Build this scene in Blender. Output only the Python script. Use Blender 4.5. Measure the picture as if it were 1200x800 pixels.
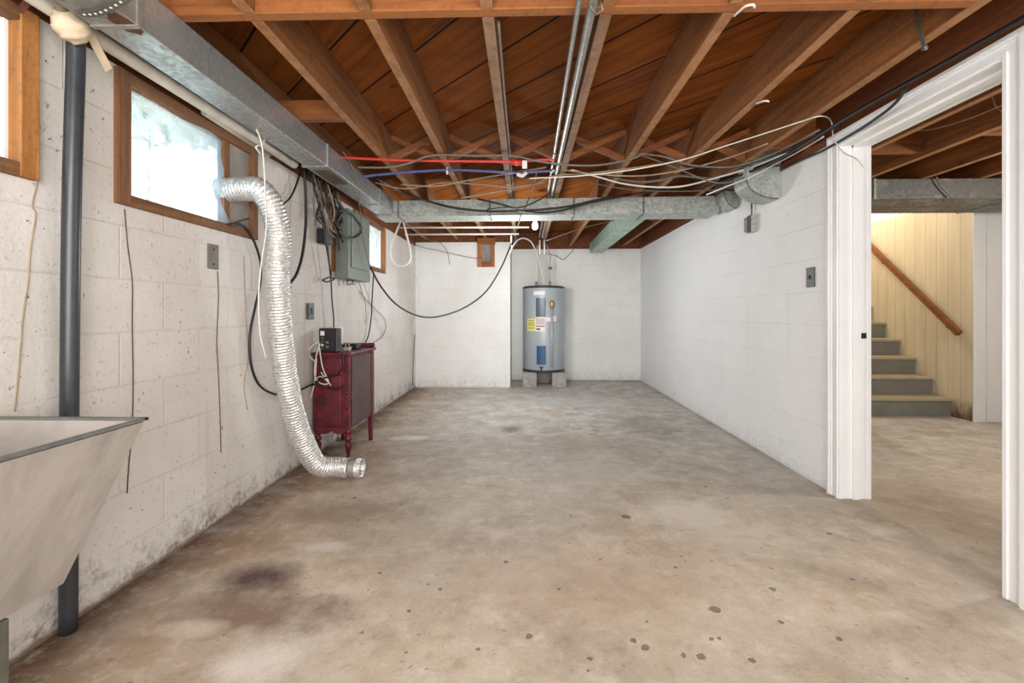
import bpy, bmesh, math, random
from mathutils import Vector, Matrix
random.seed(7)
PI = math.pi
for o in list(bpy.data.objects): bpy.data.objects.remove(o)
S = bpy.context.scene
C = S.collection

# ------------------------------------------------------------------ camera
F = 533.0                       # focal length in pixels of the 1200x800 frame
TH = math.atan(15/F)            # the camera looks slightly to the left of the room's axis
cd = bpy.data.cameras.new('camera'); cam = bpy.data.objects.new('camera', cd); C.objects.link(cam)
cam.location = (0, 0, 1); cam.rotation_euler = (PI/2, 0, TH)
cd.sensor_width = 36; cd.sensor_fit = 'HORIZONTAL'; cd.lens = F/1200*36
cd.shift_y = -34/1200; cd.clip_start = .05
S.camera = cam
S.view_settings.view_transform = 'Standard'; S.view_settings.look = 'None'
S.view_settings.gamma = 1; S.view_settings.use_curve_mapping = False
S.view_settings.exposure = 1.12

# ------------------------------------------------------------------ world and lights
W = bpy.data.worlds.new('world'); S.world = W; W.use_nodes = True
wn = W.node_tree
bg = wn.nodes['Background']; bg.inputs[0].default_value = (.80, .90, 1, 1); bg.inputs[1].default_value = 2.2
def area(name, loc, rot, sx, sy, e, col=(1, 1, 1), spread=180):
    l = bpy.data.lights.new(name, 'AREA'); l.shape = 'RECTANGLE'; l.size = sx; l.size_y = sy
    l.energy = e; l.color = col; l.spread = math.radians(spread)
    o = bpy.data.objects.new(name, l); o.location = loc; o.rotation_euler = rot; C.objects.link(o); return o
def point(name, loc, e, r, col=(1, 1, 1)):
    l = bpy.data.lights.new(name, 'POINT'); l.energy = e; l.shadow_soft_size = r; l.color = col
    o = bpy.data.objects.new(name, l); o.location = loc; C.objects.link(o); return o
area('fill_light_rear', (0.1, -1.25, 1.15), (math.radians(88), 0, 0), 2.7, 1.5, 57, (1, .99, .97))  # added soft fill behind the camera, not a fixture of the room
point('light_ceiling_near', (-.3, -.35, 1.72), 14, .12, (1, .98, .95))
point('fill_light_far', (-.10, 4.6, 1.35), 22, .15, (.98, .99, 1))  # added fill in mid-air to brighten the far end, separate from the bulb
point('light_side_room', (3.6, 2.2, 1.5), 36, .12, (1, .95, .87))
point('light_stairwell', (3.55, 5.6, 2.75), 22, .12, (1, .91, .78))

# ------------------------------------------------------------------ measuring helpers
ct, st = math.cos(TH), math.sin(TH)
def P(x, y, zc):
    xc = (x-600)/F*zc
    return Vector((xc*ct-zc*st, xc*st+zc*ct, 1-(y-366)/F*zc))
def PX(x, y, X): return P(x, y, X/((x-600)/F*ct-st))
def PZ(x, y, z): return P(x, y, F*(1-z)/(y-366))
def PY(x, y, Y): return P(x, y, Y/(ct+(x-600)/F*st))

# ------------------------------------------------------------------ mesh helpers
class MB:
    def __init__(s): s.b = bmesh.new()
    def box(s, a, b, bev=0):
        x0, y0, z0 = [min(p, q) for p, q in zip(a, b)]; x1, y1, z1 = [max(p, q) for p, q in zip(a, b)]
        v = [s.b.verts.new(p) for p in ((x0,y0,z0),(x1,y0,z0),(x1,y1,z0),(x0,y1,z0),(x0,y0,z1),(x1,y0,z1),(x1,y1,z1),(x0,y1,z1))]
        f = [s.b.faces.new([v[i] for i in q]) for q in ((0,3,2,1),(4,5,6,7),(0,1,5,4),(1,2,6,5),(2,3,7,6),(3,0,4,7))]
        if bev:
            ed = list({e for g in f for e in g.edges})
            bmesh.ops.bevel(s.b, geom=ed, offset=bev, segments=2, affect='EDGES', profile=.5)
        return s
    def hexa(s, p):   # 8 points: bottom ring, top ring
        v = [s.b.verts.new(q) for q in p]
        for q in ((0,3,2,1),(4,5,6,7),(0,1,5,4),(1,2,6,5),(2,3,7,6),(3,0,4,7)): s.b.faces.new([v[i] for i in q])
        return s
    def prism(s, prof, d):   # closed profile of 3-D points extruded by d
        a = [s.b.verts.new(p) for p in prof]; b = [s.b.verts.new(Vector(p)+Vector(d)) for p in prof]
        n = len(a)
        s.b.faces.new(a[::-1]); s.b.faces.new(b)
        for i in range(n): s.b.faces.new((a[i], a[(i+1) % n], b[(i+1) % n], b[i]))
        return s
    def tube(s, pts, r, n=8, cap=True):
        pts = [Vector(p) for p in pts]; m = len(pts)
        rs = r if isinstance(r, (list, tuple)) else [r]*m
        up = Vector((0, 0, 1)); rings = []
        t0 = (pts[1]-pts[0]).normalized()
        if abs(t0.dot(up)) > .95: up = Vector((0, 1, 0))
        nrm = (up - t0*up.dot(t0)).normalized()
        for i in range(m):
            t = (pts[min(i+1, m-1)]-pts[max(i-1, 0)]).normalized()
            nrm = (nrm - t*nrm.dot(t)).normalized(); bi = t.cross(nrm)
            rings.append([s.b.verts.new(pts[i]+rs[i]*(math.cos(2*PI*k/n)*nrm+math.sin(2*PI*k/n)*bi)) for k in range(n)])
        for i in range(m-1):
            for k in range(n):
                f = s.b.faces.new((rings[i][k], rings[i][(k+1) % n], rings[i+1][(k+1) % n], rings[i+1][k])); f.smooth = True
        if cap: s.b.faces.new(rings[0][::-1]); s.b.faces.new(rings[-1])
        return s
    def lathe(s, prof, c, n=24):   # (r, z) rings about a vertical axis at c
        c = Vector(c); rings = []
        for r, z in prof: rings.append([s.b.verts.new(c+Vector((max(r, 1e-4)*math.cos(2*PI*k/n), max(r, 1e-4)*math.sin(2*PI*k/n), z))) for k in range(n)])
        for i in range(len(rings)-1):
            for k in range(n):
                f = s.b.faces.new((rings[i][k], rings[i][(k+1) % n], rings[i+1][(k+1) % n], rings[i+1][k])); f.smooth = True
        s.b.faces.new(rings[0][::-1]); s.b.faces.new(rings[-1])
        return s
    def build(s, name, m, parent=None, base=None, smooth=None):
        bmesh.ops.recalc_face_normals(s.b, faces=s.b.faces)
        me = bpy.data.meshes.new(name); s.b.to_mesh(me); s.b.free()
        me.materials.append(m)
        o = bpy.data.objects.new(name, me); C.objects.link(o)
        if smooth is not None:
            try: me.shade_auto_smooth = True
            except Exception: pass
        if parent: o.parent = parent; o.matrix_parent_inverse = Matrix.Translation(-parent.location)
        return o
def spline(pts, k=8):
    pts = [Vector(p) for p in pts]; q = [2*pts[0]-pts[1]]+pts+[2*pts[-1]-pts[-2]]; out = []
    for i in range(1, len(q)-2):
        a, b, c, d = q[i-1:i+3]
        for j in range(k):
            t = j/k
            out.append(.5*((2*b)+(c-a)*t+(2*a-5*b+4*c-d)*t*t+(3*b-a-3*c+d)*t**3))
    return out+[pts[-1]]
def tag(o, label=None, cat=None, group=None, kind=None):
    if label: o['label'] = label
    if cat: o['category'] = cat
    if group: o['group'] = group
    if kind: o['kind'] = kind
    return o
def thing(name, label, cat, loc=(0, 0, 0), group=None):
    o = bpy.data.objects.new(name, None); o.empty_display_size = .05; C.objects.link(o); o.location = loc
    return tag(o, label, cat, group)
def struct(name, mb, m): return tag(mb.build(name, m), kind='structure')

# ------------------------------------------------------------------ materials
def lin(c):
    return tuple(((v/255)/12.92 if v/255 <= .04045 else ((v/255+.055)/1.055)**2.4) for v in c)+(1,)
class NT:
    def __init__(s, name):
        s.m = bpy.data.materials.new(name); s.m.use_nodes = True; s.t = s.m.node_tree
        s.p = s.t.nodes['Principled BSDF']; s.out = s.t.nodes['Material Output']
        s.co = s.t.nodes.new('ShaderNodeNewGeometry').outputs['Position']
        s.obj = s.t.nodes.new('ShaderNodeTexCoord').outputs['Object']
    def n(s, t, **k):
        x = s.t.nodes.new(t)
        for a, b in k.items():
            if a.startswith('i_'):
                key = a[2:]; key = int(key) if key.isdigit() else key.replace('_', ' ')
                s.set(x.inputs[key], b)
            else: setattr(x, a, b)
        return x
    def set(s, sock, v):
        if isinstance(v, bpy.types.NodeSocket): s.t.links.new(v, sock)
        else: sock.default_value = v
    def noise(s, co, scale, detail=4, rough=.55, dist=0):
        return s.n('ShaderNodeTexNoise', i_Vector=co, i_Scale=scale, i_Detail=detail, i_Roughness=rough, i_Distortion=dist).outputs['Fac']
    def vor(s, co, scale, out='Distance', feature='F1', rnd=1):
        return s.n('ShaderNodeTexVoronoi', feature=feature, i_Vector=co, i_Scale=scale, i_Randomness=rnd).outputs[out]
    def map(s, co, loc=(0,0,0), rot=(0,0,0), scale=(1,1,1)):
        return s.n('ShaderNodeMapping', i_Vector=co, i_Location=loc, i_Rotation=rot, i_Scale=scale).outputs[0]
    def ramp(s, f, a, b, lo=0., hi=1.):
        return s.n('ShaderNodeMapRange', i_Value=f, i_1=a, i_2=b, i_3=lo, i_4=hi).outputs[0]
    def math(s, op, a, b=0., clamp=False):
        x = s.n('ShaderNodeMath', operation=op, use_clamp=clamp); s.set(x.inputs[0], a); s.set(x.inputs[1], b); return x.outputs[0]
    def mix(s, f, a, b, mode='MIX'):
        x = s.n('ShaderNodeMix', data_type='RGBA', blend_type=mode)
        s.set(x.inputs[0], f); s.set(x.inputs[6], a); s.set(x.inputs[7], b); return x.outputs[2]
    def xyz(s, co): return s.n('ShaderNodeSeparateXYZ', i_0=co).outputs
    def comb(s, a, b, c=0.):
        x = s.n('ShaderNodeCombineXYZ'); s.set(x.inputs[0], a); s.set(x.inputs[1], b); s.set(x.inputs[2], c); return x.outputs[0]
    def bump(s, h, strength=.3, dist=.01, normal=None):
        x = s.n('ShaderNodeBump', i_Height=h, i_Strength=strength, i_Distance=dist)
        if normal: s.set(x.inputs['Normal'], normal)
        return x.outputs[0]
    def done(s, col, rough=.6, metal=0., normal=None):
        s.set(s.p.inputs['Base Color'], col); s.set(s.p.inputs['Roughness'], rough); s.set(s.p.inputs['Metallic'], metal)
        if normal: s.set(s.p.inputs['Normal'], normal)
        return s.m
def plain(name, c, rough=.5, metal=0., var=.12, scale=30, bump=.0):
    k = NT(name); a = lin(c); b = tuple(v*(1-var) for v in a[:3])+(1,)
    f = k.noise(k.obj, scale, 5)
    return k.done(k.mix(k.ramp(f, .35, .65), a, b), rough, metal, k.bump(f, bump, .005) if bump else None)

def blockwall(name, side, c, c2, speck=.5, mold=.5, mortar=.35, lines=.004, crack=.6):
    k = NT(name); x, y, z = k.xyz(k.co)
    u = y if side else x
    v = k.math('SUBTRACT', z, .152)
    uv = k.comb(u, v)
    wob = k.noise(k.co, 3, 2)
    br = k.n('ShaderNodeTexBrick', offset=.5, i_Vector=uv, i_Scale=1., i_Mortar_Size=lines, i_Mortar_Smooth=.9, i_Brick_Width=.4, i_Row_Height=.194)
    mor = br.outputs['Fac']
    fade = k.ramp(k.noise(k.co, 2.3, 3), .35, .65)
    mor = k.math('MULTIPLY', mor, k.ramp(fade, 0, 1, .25, 1))
    big = k.ramp(k.noise(k.co, 1.4, 5, .6), .35, .68)
    col = k.mix(big, lin(c), lin(c2))
    col = k.mix(k.math('MULTIPLY', mor, mortar), col, lin((150, 142, 132)))
    # little chips and specks of dirt
    sp = k.noise(k.map(k.co, scale=(1, 1, 1)), 42, 3, .6)
    reg = k.ramp(k.noise(k.co, 3.1, 3), .42, .66)
    spk = k.math('MULTIPLY', k.ramp(sp, .66, .70), k.math('MULTIPLY', reg, speck))
    col = k.mix(spk, col, lin((96, 84, 72)))
    # old vertical runs
    run = k.noise(k.comb(k.math('MULTIPLY', u, 9.), k.math('MULTIPLY', z, .7)), 1., 4, .6)
    col = k.mix(k.math('MULTIPLY', k.ramp(run, .60, .75), .28*speck), col, lin((170, 140, 112)))
    # mould and dirt along the foot of the wall
    mz = k.math('ADD', z, k.math('MULTIPLY', k.math('SUBTRACT', k.noise(k.co, 9, 6, .7), .5), .5))
    md = k.math('MULTIPLY', k.math('MULTIPLY', k.ramp(mz, .13, -.02), k.ramp(k.noise(k.co, 34, 5, .7), .40, .58)), mold, True)
    md = k.math('MAXIMUM', md, k.math('MULTIPLY', k.ramp(k.math('ADD', z, k.math('MULTIPLY', k.noise(k.co, 11, 5, .7), .05)), .055, .035), mold))
    col = k.mix(md, col, lin((92, 68, 42)))
    h = k.math('SUBTRACT', k.math('MULTIPLY', k.noise(k.co, 90, 4, .6), .35), k.math('MULTIPLY', mor, .7))
    h = k.math('SUBTRACT', h, k.math('MULTIPLY', spk, 1.4))
    h = k.math('ADD', h, k.math('MULTIPLY', k.noise(k.co, 28, 5, .7), .9 if speck > .9 else .25))
    pits = k.math('MULTIPLY', k.ramp(k.noise(k.co, 75, 3, .6), .62, .68), .35*speck)
    col = k.mix(pits, col, lin((140, 128, 116)))
    return k.done(col, .75, 0, k.bump(h, .55, .006))

def floor_mat():
    k = NT('concrete_floor'); x, y, z = k.xyz(k.co)
    n1 = k.noise(k.co, 1.5, 10, .68, .15); n2 = k.noise(k.co, 4.5, 10, .72, .15); n3 = k.noise(k.map(k.co, loc=(5, 3, 0)), 1.1, 9, .68, .1)
    col = k.mix(k.ramp(n1, .36, .64), lin((174, 158, 138)), lin((205, 193, 175)))
    col = k.mix(k.math('MULTIPLY', k.ramp(n2, .52, .66), .55), col, lin((216, 209, 198)))
    col = k.mix(k.math('MULTIPLY', k.ramp(n3, .50, .66), .6), col, lin((150, 134, 114)))
    n4 = k.noise(k.map(k.co, loc=(1, 9, 0)), 2.2, 9, .7, .1)
    col = k.mix(k.math('MULTIPLY', k.ramp(n4, .56, .68), .40), col, lin((196, 160, 122)))
    # greyer slab in the far half
    far = k.ramp(k.math('ADD', y, k.math('MULTIPLY', n3, 2.2)), 2.9, 4.9)
    gcol = k.mix(k.ramp(n2, .42, .62), lin((164, 159, 150)), lin((200, 198, 194)))
    col = k.mix(k.math('MULTIPLY', far, .9), col, gcol)
    # rusty brown band at the foot of the left wall
    edge = k.ramp(k.math('ADD', x, k.math('MULTIPLY', k.noise(k.co, 3, 6, .65), .9)), -.22, -.85)
    col = k.mix(k.math('MULTIPLY', edge, .58), col, lin((150, 114, 80)))
    e2 = k.ramp(k.math('ADD', x, k.math('MULTIPLY', k.noise(k.co, 7, 6, .7), .30)), -1.06, -1.26)
    col = k.mix(k.math('MULTIPLY', e2, .9), col, lin((88, 58, 34)))
    # darker brown edge by the far wall
    e3 = k.ramp(k.math('ADD', y, k.math('MULTIPLY', k.noise(k.co, 6, 5, .7), .35)), 6.72, 6.9)
    col = k.mix(k.math('MULTIPLY', e3, .8), col, lin((92, 74, 52)))
    e4 = k.ramp(k.math('SUBTRACT', x, k.math('MULTIPLY', k.noise(k.co, 6, 5, .7), .22)), 1.50, 1.60)
    e4 = k.math('MULTIPLY', e4, k.ramp(x, 1.80, 1.76))
    col = k.mix(k.math('MULTIPLY', e4, .45), col, lin((112, 98, 78)))
    def blot(cx, cy, rx, ry, c, amt, col, sh=1.):
        dx = k.math('DIVIDE', k.math('SUBTRACT', x, cx), rx); dy = k.math('DIVIDE', k.math('SUBTRACT', y, cy), ry)
        d = k.math('ADD', k.math('MULTIPLY', dx, dx), k.math('MULTIPLY', dy, dy))
        d = k.math('ADD', d, k.math('MULTIPLY', k.math('SUBTRACT', k.noise(k.co, 7, 9, .75, .1), .5), 3.2*sh))
        return k.mix(k.math('MULTIPLY', k.ramp(d, 1.1, .0), amt), col, lin(c))
    md_ = k.noise(k.map(k.co, loc=(2, 2, 0)), 12, 9, .75)
    col = k.mix(k.math('MULTIPLY', k.ramp(md_, .52, .64), .35), col, lin((224, 216, 204)))
    col = k.mix(k.math('MULTIPLY', k.ramp(md_, .47, .36), .40), col, lin((138, 120, 98)))
    g5 = k.ramp(k.noise(k.map(k.co, loc=(4, 7, 0)), 1.7, 8, .65), .50, .62)
    col = k.mix(k.math('MULTIPLY', g5, .35), col, lin((196, 190, 182)))
    p = PZ(306, 676, 0); col = blot(p.x, p.y, .17, .13, (84, 60, 58), .95, col, .6)
    p = PZ(300, 715, 0); col = blot(p.x, p.y, .35, .14, (128, 104, 90), .85, col)
    p = PZ(300, 775, 0); col = blot(p.x, p.y, .14, .09, (226, 220, 212), .7, col)
    p = PZ(225, 735, 0); col = blot(p.x, p.y, .12, .05, (222, 210, 194), .7, col)
    p = PZ(405, 600, 0); col = blot(p.x, p.y, .45, .16, (138, 118, 100), .55, col)
    p = PZ(385, 640, 0); col = blot(p.x, p.y, .12, .05, (220, 212, 202), .6, col)
    p = PZ(800, 600, 0); col = blot(p.x, p.y, .30, .16, (218, 212, 204), .6, col)
    p = PZ(705, 555, 0); col = blot(p.x, p.y, .45, .25, (206, 200, 190), .5, col)
    p = PZ(760, 500, 0); col = blot(p.x, p.y, .32, .45, (122, 116, 110), .5, col)
    p = PZ(650, 520, 0); col = blot(p.x, p.y, .8, .25, (158, 146, 126), .5, col)
    p = PZ(480, 513, 0); col = blot(p.x, p.y, .18, .08, (224, 222, 218), .9, col)
    p = PZ(600, 503, 0); col = blot(p.x, p.y, .10, .12, (84, 78, 68), .7, col, .2)
    p = PZ(660, 470, 0); col = blot(p.x, p.y, .9, .3, (186, 190, 192), .5, col)
    p = PZ(690, 680, 0); col = blot(p.x, p.y, .6, .3, (196, 172, 146), .4, col)
    p = PZ(1080, 590, 0); col = blot(p.x, p.y, .5, .5, (160, 142, 118), .5, col)
    # pits and crumbs, a few long scratches
    pit = 0.
    for (px_, py_, sz) in ((742, 594+156, .011), (758, 728, .007), (837, 713, .022), (905, 690, .012), (916, 729, .010), (822, 769, .015), (881, 773, .012), (801, 767, .010), (756, 758, .014), (833, 748, .008), (843, 747, .007),
                           (983, 748, .011), (971, 625, .012), (998, 678, .010), (445, 671, .010), (593, 658, .010), (620, 745, .012), (516, 690, .010), (691, 771, .010), (415, 583, .012), (734, 605, .026), (902, 590, .008), (655, 690, .006), (480, 715, .007), (560, 760, .008), (735, 510, .012)):
        q = PZ(px_, py_, 0)
        dd = k.n('ShaderNodeVectorMath', operation='DISTANCE', i_0=k.comb(x, y), i_1=(q.x, q.y, 0)).outputs['Value']
        dd = k.math('ADD', dd, k.math('MULTIPLY', k.math('SUBTRACT', k.noise(k.co, 45, 2), .5), .02))
        pit = k.math('MAXIMUM', k.ramp(dd, sz, sz*.7), pit)
    spk_ = k.math('MULTIPLY', k.ramp(k.noise(k.co, 38, 2, .4), .70, .73), k.ramp(k.noise(k.map(k.co, loc=(7, 1, 0)), 2.2, 3), .42, .58))
    pit = k.math('MAXIMUM', pit, spk_)
    col = k.mix(k.math('MULTIPLY', pit, .72), col, lin((98, 84, 68)))
    fine = k.noise(k.co, 85, 6, .75)
    col = k.mix(k.math('MULTIPLY', k.ramp(fine, .56, .70), .5), col, lin((120, 104, 88)))
    h = k.math('SUBTRACT', k.math('ADD', k.math('MULTIPLY', fine, .2), k.math('MULTIPLY', n2, .6)), k.math('MULTIPLY', pit, 1.5))
    return k.done(col, k.ramp(n1, .3, .7, .50, .72), 0, k.bump(h, .45, .008))

def wood(name, a, b, dark=(70, 40, 20), axis=1, fine=1., dust=None):
    k = NT(name); sc = [22*fine]*3; sc[axis] = 1.1
    oi = k.n('ShaderNodeObjectInfo').outputs['Random']
    co = k.n('ShaderNodeVectorMath', operation='ADD', i_0=k.co, i_1=k.comb(k.math('MULTIPLY', oi, 7.), k.math('MULTIPLY', oi, 3.), oi)).outputs[0]
    m = k.map(co, scale=tuple(sc))
    g = k.noise(m, 1., 6, .6, .8); g2 = k.noise(m, 4., 4, .6)
    big = k.noise(co, 2.2, 4)
    col = k.mix(k.ramp(g, .35, .65), lin(a), lin(b))
    col = k.mix(k.math('MULTIPLY', k.ramp(big, .5, .72), .5), col, lin(b))
    col = k.mix(k.math('MULTIPLY', k.ramp(g2, .58, .72), .5), col, lin(dark))
    sm = [4.5]*3; sm[axis] = 2.2
    kd = k.vor(k.map(co, scale=tuple(sm)), 1.)
    col = k.mix(k.math('MULTIPLY', k.ramp(kd, .10, .05), .7), col, lin(dark))
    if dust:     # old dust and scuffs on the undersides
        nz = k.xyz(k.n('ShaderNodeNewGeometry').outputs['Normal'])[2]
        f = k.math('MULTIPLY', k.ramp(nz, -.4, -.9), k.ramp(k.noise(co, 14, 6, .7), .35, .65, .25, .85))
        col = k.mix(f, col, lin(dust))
    fn = k.noise(co, 55, 4, .65); col = k.mix(k.math('MULTIPLY', k.ramp(fn, .5, .7), .35), col, lin(dark))
    return k.done(col, .75, 0, k.bump(k.math('ADD', g, fn), .35, .004))

def subfloor():
    k = NT('subfloor_planks')
    m = k.map(k.co, loc=(.066, .05, 0), rot=(0, 0, PI/4))
    br = k.n('ShaderNodeTexBrick', offset=.37, i_Vector=m, i_Scale=1., i_Mortar_Size=.0052, i_Mortar_Smooth=.1, i_Brick_Width=60., i_Row_Height=.286,
             i_Color1=(.1, .1, .1, 1), i_Color2=(.95, .95, .95, 1))
    b2 = k.n('ShaderNodeTexBrick', offset=.37, i_Vector=k.map(m, loc=(0, .143, 0)), i_Scale=1., i_Mortar_Size=.0022, i_Mortar_Smooth=.2, i_Brick_Width=60., i_Row_Height=.286,
             i_Color1=(.1, .1, .1, 1), i_Color2=(.95, .95, .95, 1))
    g = k.noise(k.map(m, scale=(1.2, 26, 26)), 1., 6, .62, .7)
    col = k.mix(k.ramp(g, .33, .68), lin((140, 77, 20)), lin((90, 46, 11)))
    col = k.mix(k.math('MULTIPLY', k.xyz(br.outputs['Color'])[0], .35), col, lin((148, 86, 28)))
    kn = k.vor(k.map(m, scale=(3, 6, 6)), 1.); col = k.mix(k.math('MULTIPLY', k.ramp(kn, .14, .06), .7), col, lin((60, 30, 12)))
    bl = k.noise(k.co, 3., 4); col = k.mix(k.math('MULTIPLY', k.ramp(bl, .52, .70), .55), col, lin((92, 46, 18)))
    col = k.mix(k.math('MULTIPLY', b2.outputs['Fac'], .6), col, lin((40, 20, 10)))
    col = k.mix(br.outputs['Fac'], col, lin((16, 8, 5)))
    k.p.inputs['Specular IOR Level'].default_value = .15
    return k.done(col, .85, 0, k.bump(k.math('SUBTRACT', k.math('MULTIPLY', g, .3), br.outputs['Fac']), .5, .006))

def galv(name, c=(164, 170, 166), rough=.5, metal=.45, rust=0., sc=55):
    k = NT(name)
    v = k.n('ShaderNodeTexVoronoi', i_Vector=k.co, i_Scale=sc); r = k.xyz(v.outputs['Color'])[0]
    n = k.noise(k.co, 5, 5)
    a = lin(c); b = tuple(q*.62 for q in a[:3])+(1,)
    col = k.mix(r, a, b); col = k.mix(k.math('MULTIPLY', k.ramp(n, .5, .7), .35), col, lin((205, 204, 198)))
    if rust:
        col = k.mix(k.math('MULTIPLY', k.ramp(k.noise(k.co, 4.5, 6, .7), .62, .68), rust), col, lin((122, 74, 48)))
    return k.done(col, k.ramp(r, 0, 1, rough-.1, rough+.12), metal, k.bump(n, .15, .01))

M = {}
M['wall_left'] = blockwall('painted_block_left', True, (218, 214, 210), (202, 196, 189), 1.0, .85, .16, .005)
M['wall_right'] = blockwall('painted_block_right', True, (241, 243, 244), (234, 236, 237), .28, .2, .10, .003)
M['wall_back'] = blockwall('painted_block_back', False, (236, 237, 235), (224, 224, 220), .35, .3, .16, .003)
M['wall_room'] = blockwall('painted_block_side_room', True, (226, 220, 208), (212, 204, 190), .3, .4, .25)
M['floor'] = floor_mat()
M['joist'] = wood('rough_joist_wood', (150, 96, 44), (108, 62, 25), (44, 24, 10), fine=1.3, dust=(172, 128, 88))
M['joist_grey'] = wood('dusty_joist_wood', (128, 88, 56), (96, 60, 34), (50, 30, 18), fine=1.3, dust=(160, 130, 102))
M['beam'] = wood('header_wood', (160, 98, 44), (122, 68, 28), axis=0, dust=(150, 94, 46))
M['plate'] = wood('orange_plate_wood', (134, 74, 34), (92, 48, 20))
M['brace'] = wood('bridging_wood', (148, 88, 38), (110, 60, 24), axis=0)
M['frame_v'] = wood('window_wood_upright', (142, 98, 62), (104, 70, 44), axis=2)
M['frame_h'] = wood('window_wood_rail', (138, 96, 62), (100, 68, 44), axis=1)
M['orange_v'] = wood('orange_wood_upright', (186, 128, 66), (144, 92, 44), axis=2)
M['plank'] = subfloor()
M['galv'] = galv('galvanised_steel', (182, 189, 184), .5, .3); M['galv_long'] = galv('long_duct_galvanised', (192, 195, 196), .40, .7, 0, 70); M['galv_dull'] = galv('dull_galvanised_steel', (166, 164, 156), .5, .6, .7, 40)
M['galv_green'] = galv('pale_green_galvanised', (166, 192, 176), .45, .3)
M['galv_dark'] = galv('dark_galvanised', (112, 112, 108), .5, .5)
M['conduit'] = plain('conduit_steel', (178, 178, 172), .38, .8, .25, 40)
M['white_trim'] = plain('white_trim_paint', (236, 237, 238), .42, 0, .04, 6, .05)
M['pipe_black'] = plain('black_abs_pipe', (52, 55, 60), .32, 0, .25, 20)
M['pipe_cream'] = plain('cream_drain_pipe', (214, 206, 194), .5, 0, .18, 14)
M['tape'] = plain('cream_tape', (216, 196, 168), .6, 0, .22, 18, .4)
M['cable_black'] = plain('black_cable', (30, 30, 32), .45, 0, .3)
M['cable_grey'] = plain('dusty_grey_cable', (120, 112, 104), .6, 0, .3)
M['cable_tan'] = plain('dusty_tan_cable', (170, 148, 122), .6, 0, .3)
M['cable_white'] = plain('white_cable', (226, 222, 214), .5, 0, .1)
M['cable_brown'] = plain('brown_cable', (92, 62, 46), .6, 0, .3)
M['pex_red'] = plain('red_tubing', (214, 60, 50), .4, 0, .12)
M['pex_blue'] = plain('blue_tubing', (86, 98, 150), .4, 0, .2)
M['plastic_black'] = plain('black_plastic', (34, 35, 38), .4, 0, .2)
M['plastic_white'] = plain('white_plastic', (232, 232, 228), .45, 0, .05)
M['plastic_dark_green'] = plain('dark_grey_plate', (92, 96, 94), .45, .3, .25)
M['panel_grey'] = plain('breaker_panel_paint', (116, 126, 118), .45, .1, .12, 12)
M['paper_yellow'] = plain('yellow_label', (226, 218, 130), .6, 0, .05)
M['paper_white'] = plain('white_label', (232, 228, 226), .6, 0, .04)
M['paper_pink'] = plain('pink_label_print', (214, 190, 188), .6, 0, .15, 80)
M['print'] = plain('grey_print', (112, 104, 96), .6)
M['heater'] = plain('heater_enamel', (172, 180, 186), .35, .15, .06, 6)
M['heater_dark'] = plain('heater_dark_band', (62, 68, 74), .4, .2, .1)
M['heater_panel'] = plain('heater_slate_panel', (78, 90, 102), .35, .1, .08)
M['heater_blue'] = plain('heater_blue_panel', (38, 82, 128), .4, 0, .12, 20)
M['cinder'] = plain('cinder_block', (172, 168, 164), .9, 0, .3, 25, .6)
M['brass'] = plain('brass_fitting', (176, 152, 104), .4, .7, .2)
M['red_valve'] = plain('valve_red', (122, 52, 44), .5)
M['maroon'] = plain('maroon_paint', (112, 30, 48), .42, 0, .6, 14, .15)
M['maroon_dark'] = plain('dark_maroon_side', (92, 66, 64), .4, 0, .35, 5)
M['board_grey'] = plain('weathered_board', (150, 144, 138), .8, 0, .25, 9, .3)
M['tread'] = plain('stair_tread_paint', (176, 164, 140), .55, 0, .15, 8)
M['riser'] = plain('stair_riser_paint', (126, 126, 118), .55, 0, .16, 6)
M['rail'] = wood('handrail_wood', (150, 92, 44), (114, 66, 30))
M['zinc'] = plain('zinc_strap', (112, 108, 100), .5, .5, .25, 25)
M['duct_dark'] = plain('dark_duct_patch', (96, 86, 74), .7, .1, .5, 14)
M['rust'] = plain('rusty_metal', (112, 66, 48), .8, .2, .4, 18, .3)
M['web'] = plain('cobweb', (208, 202, 194), .9)
M['plaster'] = plain('stairwell_plaster', (238, 230, 212), .8, 0, .04, 4)

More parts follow.
